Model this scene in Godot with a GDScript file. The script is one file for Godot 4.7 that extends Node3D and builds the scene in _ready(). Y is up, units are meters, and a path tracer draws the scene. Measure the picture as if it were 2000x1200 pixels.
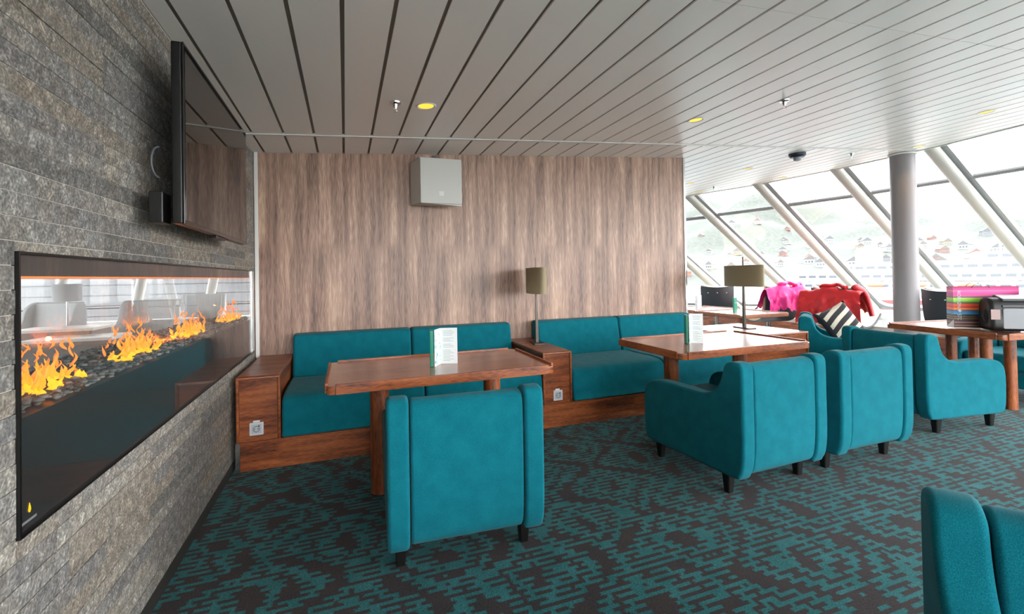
extends Node3D
# A ship's lounge: stone wall with a see-through fireplace on the left, a walnut panelled wall with
# teal benches ahead, raked panorama windows on the right, under a gently sloping strip ceiling.
# Axes: the stone wall is the plane x = -0.69, the panelled wall is the plane z = -4.21, the eye stands over the origin.

const STONE_X := -0.69
const WALL_Z := -4.21
const WALL_END := 3.645
const BENCH_Z := -3.328
const HEAD := [Vector2(4.7, -10.0), Vector2(5.628, -8.34), Vector2(6.15, -7.09), Vector2(6.69, -6.03), Vector2(6.93, -4.84), Vector2(6.95, -4.03), Vector2(6.9, -3.4), Vector2(6.74, -2.64), Vector2(6.66, -1.2), Vector2(6.62, 3.6)]

var M := {}
var used := {}
var rng := RandomNumberGenerator.new()


func _ready() -> void:
	rng.seed = 7
	_camera_and_light()
	_materials()
	_shell()
	_ceiling()
	_windows()
	_stone_wall()
	_fireplace()
	_television()
	_banquette()
	_tables()
	_armchairs()
	_lamps()
	_small_things()
	_window_corner()
	_port_lounge()
	_outside()


# ------------------------------------------------------------------ camera, sky, exposure
func _camera_and_light() -> void:
	var cam := Camera3D.new()
	cam.name = "camera"
	add_child(cam)
	cam.projection = Camera3D.PROJECTION_FRUSTUM
	cam.near = 0.05
	cam.far = 6000.0
	cam.size = 1200.0 / 892.5 * cam.near
	cam.frustum_offset = Vector2(0.0, -72.1 / 892.5 * cam.near)
	var b := Basis(Vector3.UP, deg_to_rad(-20.07)) * Basis(Vector3.RIGHT, deg_to_rad(0.657)) * Basis(Vector3.BACK, deg_to_rad(-1.017))
	cam.transform = Transform3D(b, Vector3(0, 1.22, 0))
	cam.current = true
	var we := WorldEnvironment.new()
	we.name = "environment"
	var e := Environment.new()
	var sky := Sky.new()
	var sm := ProceduralSkyMaterial.new()
	sm.sky_top_color = Color(0.88, 0.89, 0.90)
	sm.sky_horizon_color = Color(0.93, 0.93, 0.93)
	sm.sky_curve = 0.3
	sm.ground_bottom_color = Color(0.45, 0.47, 0.48)
	sm.ground_horizon_color = Color(0.6, 0.62, 0.63)
	sm.sun_angle_max = 0.0
	sm.energy_multiplier = 1.0
	sky.sky_material = sm
	e.background_mode = Environment.BG_SKY
	e.sky = sky
	e.background_energy_multiplier = 1.0
	e.tonemap_mode = Environment.TONE_MAPPER_LINEAR
	e.tonemap_exposure = 19.0
	e.sdfgi_enabled = true
	e.ssao_enabled = true
	e.ssil_enabled = true
	we.environment = e
	add_child(we)


# ------------------------------------------------------------------ node helpers
func numbered(called: String) -> String:
	if not used.has(called):
		used[called] = 0
		return called
	used[called] += 1
	return "%s_%03d" % [called, used[called]]


func thing(called: String, label: String, category: String, at := Vector3.ZERO, turn := 0.0, group := "") -> Node3D:
	var o := Node3D.new()
	o.name = numbered(called)
	add_child(o)
	o.position = at
	o.rotation.y = deg_to_rad(turn)
	meta(o, label, category, group)
	return o


func meta(o: Node3D, label: String, category: String, group := "") -> void:
	o.set_meta("label", label)
	o.set_meta("category", category)
	if group != "":
		o.set_meta("group", group)


func struct(called: String) -> Node3D:
	var o := Node3D.new()
	o.name = called
	add_child(o)
	o.set_meta("kind", "structure")
	return o


func part(parent: Node, called: String, tris: PackedVector3Array, m: Material, smooth := 40.0, label := "") -> MeshInstance3D:
	return put(parent, called, mesh_of(tris, smooth), m, Transform3D.IDENTITY, label)


func put(parent: Node, called: String, mesh: Mesh, m: Material, xf := Transform3D.IDENTITY, label := "") -> MeshInstance3D:
	var o := MeshInstance3D.new()
	o.name = numbered(called) if parent == self else called
	o.mesh = mesh
	o.material_override = m
	o.transform = xf
	parent.add_child(o, true)
	if label != "":
		o.set_meta("label", label)
	return o


func copy(o: Node3D, at: Vector3, turn: float, label := "", base := "") -> Node3D:
	var c: Node3D = o.duplicate()
	c.name = numbered(base)
	add_child(c)
	c.position = at
	c.rotation = Vector3(0, deg_to_rad(turn), 0)
	if label != "":
		c.set_meta("label", label)
	return c


# ------------------------------------------------------------------ mesh helpers: every shape is a list of triangles
func mesh_of(t: PackedVector3Array, smooth: float, closed := true) -> ArrayMesh:
	var n := t.size()
	if closed:
		var vol := 0.0
		var c := t[0]
		for i in range(0, n, 3):
			vol += (t[i] - c).dot((t[i + 1] - c).cross(t[i + 2] - c))
		if vol > 0.0:
			for i in range(0, n, 3):
				var k := t[i + 1]
				t[i + 1] = t[i + 2]
				t[i + 2] = k
	var fn := PackedVector3Array()
	fn.resize(n / 3)
	for i in range(0, n, 3):
		fn[i / 3] = -(t[i + 1] - t[i]).cross(t[i + 2] - t[i])
	var normals := PackedVector3Array()
	normals.resize(n)
	if smooth <= 0.0:
		for i in n:
			normals[i] = fn[i / 3].normalized()
	else:
		var cs := cos(deg_to_rad(smooth))
		var at := {}
		for i in n:
			var key := Vector3i((t[i] * 20000.0).round())
			if at.has(key):
				at[key].append(i / 3)
			else:
				at[key] = [i / 3]
		for i in n:
			var f := fn[i / 3].normalized()
			var s := Vector3.ZERO
			for j in at[Vector3i((t[i] * 20000.0).round())]:
				var g: Vector3 = fn[j]
				if g.normalized().dot(f) > cs:
					s += g
			normals[i] = s.normalized() if s.length() > 1e-12 else f
	var a := []
	a.resize(Mesh.ARRAY_MAX)
	a[Mesh.ARRAY_VERTEX] = t
	a[Mesh.ARRAY_NORMAL] = normals
	var m := ArrayMesh.new()
	m.add_surface_from_arrays(Mesh.PRIMITIVE_TRIANGLES, a)
	return m


func moved(t: PackedVector3Array, xf: Transform3D) -> PackedVector3Array:
	return xf * t


func at_pos(t: PackedVector3Array, x: float, y: float, z: float) -> PackedVector3Array:
	return Transform3D(Basis.IDENTITY, Vector3(x, y, z)) * t


func quad(t: PackedVector3Array, a: Vector3, b: Vector3, c: Vector3, d: Vector3) -> void:
	t.append_array(PackedVector3Array([a, b, c, a, c, d]))


func round_rect(w: float, h: float, r: float, seg := 4) -> PackedVector2Array:
	var p := PackedVector2Array()
	if r <= 0.0:
		return PackedVector2Array([Vector2(-w / 2, -h / 2), Vector2(w / 2, -h / 2), Vector2(w / 2, h / 2), Vector2(-w / 2, h / 2)])
	var cs := [Vector2(w / 2 - r, h / 2 - r), Vector2(-w / 2 + r, h / 2 - r), Vector2(-w / 2 + r, -h / 2 + r), Vector2(w / 2 - r, -h / 2 + r)]
	for k in 4:
		for i in seg + 1:
			var a := PI / 2 * (k + float(i) / seg)
			p.append(cs[k] + Vector2(cos(a), sin(a)) * r)
	return p


func circle(r: float, n: int, ry := -1.0) -> PackedVector2Array:
	var p := PackedVector2Array()
	for i in n:
		p.append(Vector2(cos(TAU * i / n) * r, sin(TAU * i / n) * (r if ry < 0 else ry)))
	return p


# polygon in x, z standing from y0 to y1 with edges rounded by r
func prism(poly: PackedVector2Array, y0: float, y1: float, r := 0.0, seg := 3, r_low := -1.0) -> PackedVector3Array:
	var n := poly.size()
	if Geometry2D.is_polygon_clockwise(poly):
		poly.reverse()
	var nrm := PackedVector2Array()
	for i in n:
		var a := (poly[i] - poly[(i + n - 1) % n]).normalized()
		var b := (poly[(i + 1) % n] - poly[i]).normalized()
		var na := Vector2(a.y, -a.x)
		var nb := Vector2(b.y, -b.x)
		var s := na + nb
		nrm.append(s / maxf(0.35, s.dot(na)))
	var rl := r if r_low < 0.0 else r_low
	var levels := []
	if rl > 0.0:
		for i in seg:
			var a := PI / 2 * i / seg
			levels.append(Vector2(y0 + rl * (1 - cos(a)), rl * (1 - sin(a))))
		levels.append(Vector2(y0 + rl, 0))
	else:
		levels.append(Vector2(y0, 0))
	if r > 0.0:
		levels.append(Vector2(y1 - r, 0))
		for i in range(1, seg + 1):
			var a := PI / 2 * i / seg
			levels.append(Vector2(y1 - r * (1 - sin(a)), r * (1 - cos(a))))
	else:
		levels.append(Vector2(y1, 0))
	var rings := []
	for l in levels:
		var ring := PackedVector3Array()
		for i in n:
			var p: Vector2 = poly[i] - nrm[i] * l.y
			ring.append(Vector3(p.x, l.x, p.y))
		rings.append(ring)
	var t := PackedVector3Array()
	for k in rings.size() - 1:
		for i in n:
			var j := (i + 1) % n
			quad(t, rings[k][i], rings[k][j], rings[k + 1][j], rings[k + 1][i])
	var area := 0.0
	for i in n:
		area += poly[i].cross(poly[(i + 1) % n])
	for k in [0, rings.size() - 1]:
		var flat := PackedVector2Array()
		for v in rings[k]:
			flat.append(Vector2(v.x, v.z))
		var idx := Geometry2D.triangulate_polygon(flat)
		if idx.is_empty():
			idx = Geometry2D.triangulate_polygon(poly)
		var want := signf(area) * (1.0 if k == 0 else -1.0)
		for i in range(0, idx.size(), 3):
			var p0: Vector3 = rings[k][idx[i]]
			var p1: Vector3 = rings[k][idx[i + 1]]
			var p2: Vector3 = rings[k][idx[i + 2]]
			if (p1 - p0).cross(p2 - p0).y * want >= 0.0:
				t.append_array(PackedVector3Array([p0, p1, p2]))
			else:
				t.append_array(PackedVector3Array([p0, p2, p1]))
	return t


func box(w: float, h: float, d: float, r := 0.0, seg := 2, rc := -1.0) -> PackedVector3Array:
	# standing on y = 0, centred in x and z
	return prism(round_rect(w, d, r if rc < 0 else rc, 3 if r > 0 else 1), 0.0, h, r, seg)


func box_between(a: Vector3, b: Vector3, r := 0.0) -> PackedVector3Array:
	var lo := a.min(b)
	var s := (a - b).abs()
	return at_pos(box(s.x, s.y, s.z, r), lo.x + s.x / 2, lo.y, lo.z + s.z / 2)


func lathe(profile: Array, n := 24) -> PackedVector3Array:
	# profile: Vector2(radius, y) from the bottom up; closed by itself when it starts and ends on the axis
	var t := PackedVector3Array()
	for k in profile.size() - 1:
		for i in n:
			var a := TAU * i / n
			var b := TAU * (i + 1) / n
			var p: Vector2 = profile[k]
			var q: Vector2 = profile[k + 1]
			var v := [Vector3(cos(a) * p.x, p.y, sin(a) * p.x), Vector3(cos(b) * p.x, p.y, sin(b) * p.x), Vector3(cos(b) * q.x, q.y, sin(b) * q.x), Vector3(cos(a) * q.x, q.y, sin(a) * q.x)]
			if p.x > 1e-6:
				t.append_array(PackedVector3Array([v[0], v[1], v[2]]))
			if q.x > 1e-6:
				t.append_array(PackedVector3Array([v[0], v[2], v[3]]))
	return t


func cyl(r: float, y0: float, y1: float, n := 24, bevel := 0.0) -> PackedVector3Array:
	if bevel > 0.0:
		return lathe([Vector2(0, y0), Vector2(r - bevel, y0), Vector2(r, y0 + bevel), Vector2(r, y1 - bevel), Vector2(r - bevel, y1), Vector2(0, y1)], n)
	return lathe([Vector2(0, y0), Vector2(r, y0), Vector2(r, y1), Vector2(0, y1)], n)


func tube(path: Array, r: float, n := 10, r_end := -1.0, flat := 1.0) -> PackedVector3Array:
	var rings := []
	var side := Vector3.UP
	for k in path.size():
		var d: Vector3 = (path[mini(k + 1, path.size() - 1)] - path[maxi(k - 1, 0)]).normalized()
		if k == 0:
			side = d.cross(Vector3.UP if absf(d.y) < 0.9 else Vector3.RIGHT).normalized()
		else:
			side = (side - d * side.dot(d)).normalized()
		var up := d.cross(side)
		var rr := r if r_end < 0 else lerpf(r, r_end, float(k) / (path.size() - 1))
		var ring := PackedVector3Array()
		for i in n:
			var a := TAU * i / n
			ring.append(path[k] + side * cos(a) * rr + up * sin(a) * rr * flat)
		rings.append(ring)
	var t := PackedVector3Array()
	for k in rings.size() - 1:
		for i in n:
			var j := (i + 1) % n
			quad(t, rings[k][i], rings[k][j], rings[k + 1][j], rings[k + 1][i])
	for i in range(1, n - 1):
		t.append_array(PackedVector3Array([rings[0][0], rings[0][i + 1], rings[0][i]]))
		var z: PackedVector3Array = rings[rings.size() - 1]
		t.append_array(PackedVector3Array([z[0], z[i], z[i + 1]]))
	return t


func taper(w0: float, w1: float, y0: float, y1: float) -> PackedVector3Array:
	# square post, w0 wide below and w1 wide above
	var t := PackedVector3Array()
	var lo := round_rect(w0, w0, w0 * 0.12, 1)
	var hi := round_rect(w1, w1, w1 * 0.12, 1)
	var n := lo.size()
	for i in n:
		var j := (i + 1) % n
		quad(t, Vector3(lo[i].x, y0, lo[i].y), Vector3(lo[j].x, y0, lo[j].y), Vector3(hi[j].x, y1, hi[j].y), Vector3(hi[i].x, y1, hi[i].y))
	for i in range(1, n - 1):
		t.append_array(PackedVector3Array([Vector3(lo[0].x, y0, lo[0].y), Vector3(lo[i + 1].x, y0, lo[i + 1].y), Vector3(lo[i].x, y0, lo[i].y)]))
		t.append_array(PackedVector3Array([Vector3(hi[0].x, y1, hi[0].y), Vector3(hi[i].x, y1, hi[i].y), Vector3(hi[i + 1].x, y1, hi[i + 1].y)]))
	return t


# a profile of (depth from the back, height) made x0..x1 wide; depth runs to -z
func side_cut(profile: Array, x0: float, x1: float, r: float, seg := 3) -> PackedVector3Array:
	var p := PackedVector2Array()
	for v in profile:
		p.append(v)
	var t := prism(p, x0, x1, r, seg)
	for i in t.size():
		var v := t[i]
		t[i] = Vector3(v.y, v.z, -v.x)
	return t


func kept(line: Array, x_low: float, y_low: float) -> Array:
	for i in line.size():
		line[i] = Vector2(maxf(line[i].x, x_low), maxf(line[i].y, y_low))
	var out := []
	for p in line:
		if out.is_empty() or out[out.size() - 1].distance_to(p) > 0.0008:
			out.append(p)
	return out


# like side_cut, in n steps across, the edges drawn forward by bend and up by lift
func bent_cut(profile: Array, half: float, n: int, bend: float, lift: float, top: float) -> PackedVector3Array:
	var rings := []
	for k in n + 1:
		var u := (float(k) / n) * 2.0 - 1.0
		var ring := PackedVector3Array()
		for p in profile:
			var high := clampf((p.y - 0.4) / (top - 0.4), 0.0, 1.0)
			ring.append(Vector3(u * half, p.y + lift * u * u * high, -p.x - bend * u * u * high))
		rings.append(ring)
	var t := PackedVector3Array()
	var m := profile.size()
	for k in n:
		for i in m:
			var j := (i + 1) % m
			quad(t, rings[k][i], rings[k][j], rings[k + 1][j], rings[k + 1][i])
	var idx := Geometry2D.triangulate_polygon(PackedVector2Array(profile))
	var s0 := signf(poly_area(PackedVector2Array(profile)))
	for e in [0, n]:
		for i in range(0, idx.size(), 3):
			var a: Vector2 = profile[idx[i]]
			var b: Vector2 = profile[idx[i + 1]]
			var c: Vector2 = profile[idx[i + 2]]
			var flip := (b - a).cross(c - a) * s0 < 0.0
			if (e == 0) == flip:
				t.append_array(PackedVector3Array([rings[e][idx[i]], rings[e][idx[i + 1]], rings[e][idx[i + 2]]]))
			else:
				t.append_array(PackedVector3Array([rings[e][idx[i]], rings[e][idx[i + 2]], rings[e][idx[i + 1]]]))
	return t


func smooth_line(pts: Array, closed := true, steps := 4) -> Array:
	var out := []
	var n := pts.size()
	for i in (n if closed else n - 1):
		var p0: Vector2 = pts[(i + n - 1) % n] if closed or i > 0 else pts[0]
		var p1: Vector2 = pts[i]
		var p2: Vector2 = pts[(i + 1) % n]
		var p3: Vector2 = pts[(i + 2) % n] if closed or i + 2 < n else pts[n - 1]
		for s in steps:
			out.append(p1.cubic_interpolate(p2, p0, p3, float(s) / steps))
	if not closed:
		out.append(pts[n - 1])
	return out


# ------------------------------------------------------------------ materials
func mat(c: Color, rough := 0.6, metal := 0.0) -> StandardMaterial3D:
	var m := StandardMaterial3D.new()
	m.albedo_color = c
	m.roughness = rough
	m.metallic = metal
	return m


func noise_image(w: int, h: int, freq: float, s: int, octaves := 4) -> Image:
	var f := FastNoiseLite.new()
	f.noise_type = FastNoiseLite.TYPE_SIMPLEX_SMOOTH
	f.seed = s
	f.frequency = freq
	f.fractal_octaves = octaves
	var im := f.get_seamless_image(w, h)
	im.convert(Image.FORMAT_L8)
	return im


func streaks(long_px: int, cross_px: int, freq: float, s: int, size := 768) -> Image:
	# noise stretched along u
	var im := noise_image(long_px, cross_px, freq, s, 3)
	im.resize(size, size, Image.INTERPOLATE_CUBIC)
	return im


func ramp(stops: Array, v: float) -> Color:
	for i in range(1, stops.size()):
		if v <= stops[i][0]:
			return stops[i - 1][1].lerp(stops[i][1], clampf((v - stops[i - 1][0]) / (stops[i][0] - stops[i - 1][0]), 0, 1))
	return stops[stops.size() - 1][1]


func wood_image(stops: Array, broad: float, s: int, share: Vector3, size := 768) -> Image:
	var big := streaks(48, 256, broad, s, size)
	var mid := streaks(24, 512, 0.05, s + 1, size)
	var fine := streaks(48, size, 0.35, s + 2, size)
	var warp := noise_image(size, size, 0.004, s + 3, 2)
	var im := Image.create(size, size, true, Image.FORMAT_RGB8)
	for y in size:
		for x in size:
			var w := int((warp.get_pixel(x, y).r - 0.5) * 14.0)
			var yy := (y + w + size) % size
			var v := big.get_pixel(x, yy).r * share.x + mid.get_pixel(x, yy).r * share.y + fine.get_pixel(x, yy).r * share.z - (share.x + share.y + share.z - 1.0) / 2.0
			im.set_pixel(x, y, ramp(stops, v))
	return im


func tex(im: Image) -> ImageTexture:
	if not im.has_mipmaps():
		im.generate_mipmaps()
	return ImageTexture.create_from_image(im)


func tri(m: StandardMaterial3D, per_metre: float, world := true) -> StandardMaterial3D:
	m.uv1_triplanar = true
	m.uv1_world_triplanar = world
	m.uv1_triplanar_sharpness = 8.0
	m.uv1_scale = Vector3.ONE * per_metre
	return m


func carpet_image() -> Image:
	# onion shaped rings set in a half drop, woven in rows so that every edge is a comb;
	# one cell is 1.8 cm, a motif is 20 by 32 cells, the repeat is 160 cells
	var cells := 160
	var px := 6
	var size := cells * px
	var on := []
	var rr := RandomNumberGenerator.new()
	rr.seed = 41
	var drift := noise_image(cells, cells, 0.09, 43, 2)
	for r in cells:
		var row := PackedByteArray()
		row.resize(cells)
		var reach := (1.0 if r % 2 == 0 else -1.0) * rr.randf_range(0.8, 1.4)
		for c in cells:
			var inside := 0.0
			for k in 2:
				var col := floorf(c / 20.0) + k
				var dx := absf(c - col * 20.0)
				var dz := r + (16.0 if int(col) % 2 != 0 else 0.0)
				inside = maxf(inside, 10.0 * (1.0 + 0.72 * cos(TAU * dz / 32.0)) - dx)
			inside += (drift.get_pixel(c, (r / 2) * 2).r - 0.5) * 7.0
			var teal := (inside > 2.6 - reach and inside < 6.2 + reach) or (inside > 9.4 - reach and inside < 13.4 + reach)
			row[c] = 1 if teal else 0
		on.append(row)
	var pile := noise_image(size, size, 0.42, 5, 2)
	var tone := noise_image(size, size, 0.02, 6, 3)
	var im := Image.create(size, size, true, Image.FORMAT_RGB8)
	for y in size:
		for x in size:
			var wob := 2 if pile.get_pixel(x, y).r > 0.62 else 0
			var c: int = on[y / px][((x + wob) / px) % cells]
			var p := pile.get_pixel(x, y).r
			var g := tone.get_pixel(x, y).r
			var col := Color(0.12, 0.34, 0.345).lerp(Color(0.19, 0.41, 0.43), g) if c == 1 else Color(0.185, 0.17, 0.18).lerp(Color(0.225, 0.20, 0.20), g)
			im.set_pixel(x, y, col * (0.62 + 0.76 * p))
	return im


func _materials() -> void:
	# walnut laminate of the wall, grain upright
	var wall := wood_image([[0.14, Color(0.32, 0.245, 0.21)], [0.36, Color(0.51, 0.40, 0.345)], [0.5, Color(0.605, 0.48, 0.415)], [0.62, Color(0.67, 0.545, 0.47)], [0.85, Color(0.82, 0.70, 0.60)]], 0.02, 11, Vector3(0.36, 0.34, 0.62))
	wall.rotate_90(CLOCKWISE)
	M.walnut = tri(mat(Color.WHITE, 0.40), 0.55)
	M.walnut.uv1_scale = Vector3(0.95, 0.5, 0.95)
	M.walnut.uv1_offset = Vector3(0, 0.7, 0)
	M.walnut.albedo_texture = tex(wall)
	# warm teak veneer of tables and consoles
	var teak := wood_image([[0.1, Color(0.17, 0.075, 0.03)], [0.36, Color(0.42, 0.205, 0.09)], [0.55, Color(0.56, 0.295, 0.145)], [0.9, Color(0.70, 0.41, 0.22)]], 0.03, 31, Vector3(0.34, 0.36, 0.62))
	M.teak = tri(mat(Color.WHITE, 0.24), 1.1, false)
	M.teak.albedo_texture = tex(teak)
	M.teak.clearcoat_enabled = true
	M.teak.clearcoat = 0.6
	M.teak.clearcoat_roughness = 0.18
	M.teak_console = tri(mat(Color.WHITE, 0.34), 1.1, true)
	M.teak_console.albedo_texture = M.teak.albedo_texture
	var up: Image = teak.duplicate()
	up.clear_mipmaps()
	up.rotate_90(CLOCKWISE)
	M.teak_post = tri(mat(Color.WHITE, 0.4), 1.1, false)
	M.teak_post.albedo_texture = tex(up)
	M.edging = tri(mat(Color.WHITE, 0.35), 1.1, false)
	M.edging.albedo_texture = M.teak.albedo_texture
	# teal upholstery: fine velvet nap with pressed patches
	var nap := noise_image(512, 512, 0.012, 51, 4)
	var fibre := noise_image(512, 512, 0.45, 52, 2)
	var cloth := Image.create(512, 512, true, Image.FORMAT_RGB8)
	for y in 512:
		for x in 512:
			var a := nap.get_pixel(x, y).r
			var f := fibre.get_pixel(x, y).r
			cloth.set_pixel(x, y, Color(0.025, 0.325, 0.375).lerp(Color(0.085, 0.455, 0.505), clampf(a * 0.38 + (f - 0.5) * 1.7 + 0.3, 0, 1)))
	M.teal = tri(mat(Color.WHITE, 0.85), 1.6, false)
	M.teal.albedo_texture = tex(cloth)
	M.teal.metallic_specular = 0.12
	M.teal.rim_enabled = true
	M.teal.rim = 0.12
	M.teal.rim_tint = 1.0
	M.carpet = tri(mat(Color.WHITE, 0.95), 1.0 / 2.88)
	M.carpet.albedo_texture = tex(carpet_image())
	M.carpet.metallic_specular = 0.15
	M.carpet.rim_enabled = true
	M.carpet.rim = 0.12
	M.carpet.rim_tint = 0.4
	# split slate
	var st_a := noise_image(512, 512, 0.03, 61, 5)
	var st_b := noise_image(512, 512, 0.12, 62, 4)
	var st_c := noise_image(512, 512, 0.008, 63, 3)
	var st_d := noise_image(512, 128, 0.11, 64, 4)
	st_d.resize(512, 512, Image.INTERPOLATE_CUBIC)
	var slate := Image.create(512, 512, true, Image.FORMAT_RGB8)
	for y in 512:
		for x in 512:
			var v := st_a.get_pixel(x, y).r * 0.34 + st_b.get_pixel(x, y).r * 0.46 + st_d.get_pixel((x + y / 2) % 512, y).r * 0.2
			var c := ramp([[0.3, Color(0.39, 0.386, 0.376)], [0.47, Color(0.51, 0.503, 0.49)], [0.57, Color(0.58, 0.572, 0.556)], [0.74, Color(0.80, 0.79, 0.765)]], v)
			slate.set_pixel(x, y, c.lerp(c * Color(1.03, 0.98, 0.93), st_c.get_pixel(x, y).r))
	var slate_tex := tex(slate)
	var bump: Image = st_b.duplicate()
	bump.convert(Image.FORMAT_RGBA8)
	bump.bump_map_to_normal_map(5.0)
	var hm := tex(bump)
	var tones := [Color(0.92, 0.93, 0.94), Color(1.0, 1.0, 0.99), Color(0.85, 0.86, 0.88), Color(0.94, 0.92, 0.89), Color(0.78, 0.79, 0.80)]
	for i in 5:
		var m := tri(mat(tones[i], 0.75), 1.5)
		m.albedo_texture = slate_tex
		m.uv1_offset = Vector3(i * 0.37, i * 0.21, i * 0.63)
		m.normal_enabled = true
		m.normal_texture = hm
		m.normal_scale = 0.55
		M["slate_%d" % i] = m
	M.mortar = mat(Color(0.78, 0.755, 0.72), 0.9)
	M.panel = mat(Color(0.95, 0.925, 0.895), 0.36)
	M.panel_gap = mat(Color(0.50, 0.465, 0.43), 0.7)
	M.trim_white = mat(Color(0.86, 0.855, 0.84), 0.4)
	M.white = mat(Color(0.85, 0.85, 0.84), 0.45)
	M.tube_white = mat(Color(0.74, 0.73, 0.70), 0.35)
	M.gasket = mat(Color(0.30, 0.31, 0.325), 0.45)
	M.window_frame = mat(Color(0.62, 0.63, 0.64), 0.4)
	M.rubber = mat(Color(0.04, 0.04, 0.045), 0.5)
	M.frame_grey = mat(Color(0.58, 0.585, 0.59), 0.4)
	M.column = mat(Color(0.52, 0.50, 0.51), 0.5)
	M.steel = mat(Color(0.72, 0.72, 0.72), 0.22, 1.0)
	M.chrome = mat(Color(0.8, 0.8, 0.8), 0.12, 1.0)
	M.black = mat(Color(0.02, 0.02, 0.022), 0.35)
	M.black_gloss = mat(Color(0.008, 0.008, 0.009), 0.03)
	M.black_leg = mat(Color(0.035, 0.028, 0.025), 0.4)
	M.screen = mat(Color(0.006, 0.006, 0.007), 0.02)
	M.screen.metallic_specular = 0.8
	M.soft_black = mat(Color(0.22, 0.235, 0.255), 0.5)
	M.cream = tri(mat(Color(0.80, 0.74, 0.63), 0.8), 3.0, false)
	M.grey_cloth = mat(Color(0.76, 0.78, 0.79), 0.9)
	M.skirting = mat(Color(0.16, 0.155, 0.145), 0.6)
	M.shade = mat(Color(0.55, 0.50, 0.39), 0.75)
	M.shade_in = mat(Color(0.80, 0.76, 0.66), 0.8)
	M.bronze = mat(Color(0.30, 0.28, 0.26), 0.35, 0.9)
	M.glass = mat(Color(1, 1, 1, 0.02), 0.0)
	M.glass.transparency = BaseMaterial3D.TRANSPARENCY_ALPHA
	M.plastic = mat(Color(0.78, 0.79, 0.80), 0.4)
	M.speaker = mat(Color(0.76, 0.76, 0.735), 0.5)
	M.paper = mat(Color(0.84, 0.85, 0.85), 0.6)
	M.green = mat(Color(0.0, 0.50, 0.40), 0.35)
	M.wall_plain = mat(Color(0.70, 0.68, 0.65), 0.7)


# ------------------------------------------------------------------ floor, walls
func _shell() -> void:
	var fl := struct("floor")
	part(fl, "carpet", box_between(Vector3(-9, -0.12, -12.6), Vector3(8.2, 0, 3.8)), M.carpet, 0)
	var wf := struct("wall_front")
	part(wf, "panelling", box_between(Vector3(STONE_X - 0.02, 0, WALL_Z - 0.1), Vector3(WALL_END - 0.014, ceil_y(STONE_X) + 0.3, WALL_Z)), M.walnut, 0)
	part(wf, "end_trim", box_between(Vector3(WALL_END - 0.014, 0, WALL_Z - 0.11), Vector3(WALL_END + 0.012, 2.56, WALL_Z + 0.008), 0.003), M.steel, 30, "slim metal edge strip")
	part(wf, "corner_trim", box_between(Vector3(STONE_X + 0.004, 0.0, WALL_Z), Vector3(STONE_X + 0.03, 2.262, WALL_Z + 0.02), 0.002), M.trim_white, 30, "slim metal corner strip")
	var wr := struct("wall_rear")
	part(wr, "panel", box_between(Vector3(-9, 0, 3.6), Vector3(-0.6, 3.0, 3.8)), M.wall_plain, 0)
	part(wr, "window_apron", box_between(Vector3(-0.6, 0, 3.6), Vector3(9.6, 0.2, 3.8)), M.wall_plain, 0)
	var wp := struct("wall_port")
	part(wp, "apron", box_between(Vector3(-9.2, 0, -12.6), Vector3(-9, 0.4, 3.8)), M.wall_plain, 0)
	part(wp, "header", box_between(Vector3(-9.2, 2.2, -12.6), Vector3(-9, 3.0, 3.8)), M.wall_plain, 0)
	for k in 8:
		part(wp, "mullion", box_between(Vector3(-9.2, 0.4, -12.6 + k * 2.2), Vector3(-9.02, 2.2, -12.4 + k * 2.2)), M.white, 0)
	# outer decks below the line of sight, added to bounce skylight onto the ceiling
	var deck := struct("bounce_deck")
	part(deck, "bounce_side_deck", box_between(Vector3(9.6, -0.62, -13.0), Vector3(14.2, -0.5, 12.0)), mat(Color(0.52, 0.53, 0.54), 0.8), 0, "unseen grey side deck added to bounce light onto the ceiling")
	part(deck, "bounce_rear_deck", box_between(Vector3(-9.6, -0.62, 3.85), Vector3(9.6, -0.5, 12.0)), M.white, 0, "unseen white rear deck added to bounce light onto the ceiling")
	var wb := struct("wall_bow")
	part(wb, "apron", box_between(Vector3(-9, 0, -12.7), Vector3(9, 0.36, -12.5)), M.white, 0)
	part(wb, "header", box_between(Vector3(-9, 2.1, -12.7), Vector3(9, 3.0, -12.5)), M.white, 0)


func ceil_y(x: float) -> float:
	return 2.26 + 0.0616 * (x - STONE_X) if x > STONE_X else 2.26


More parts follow.
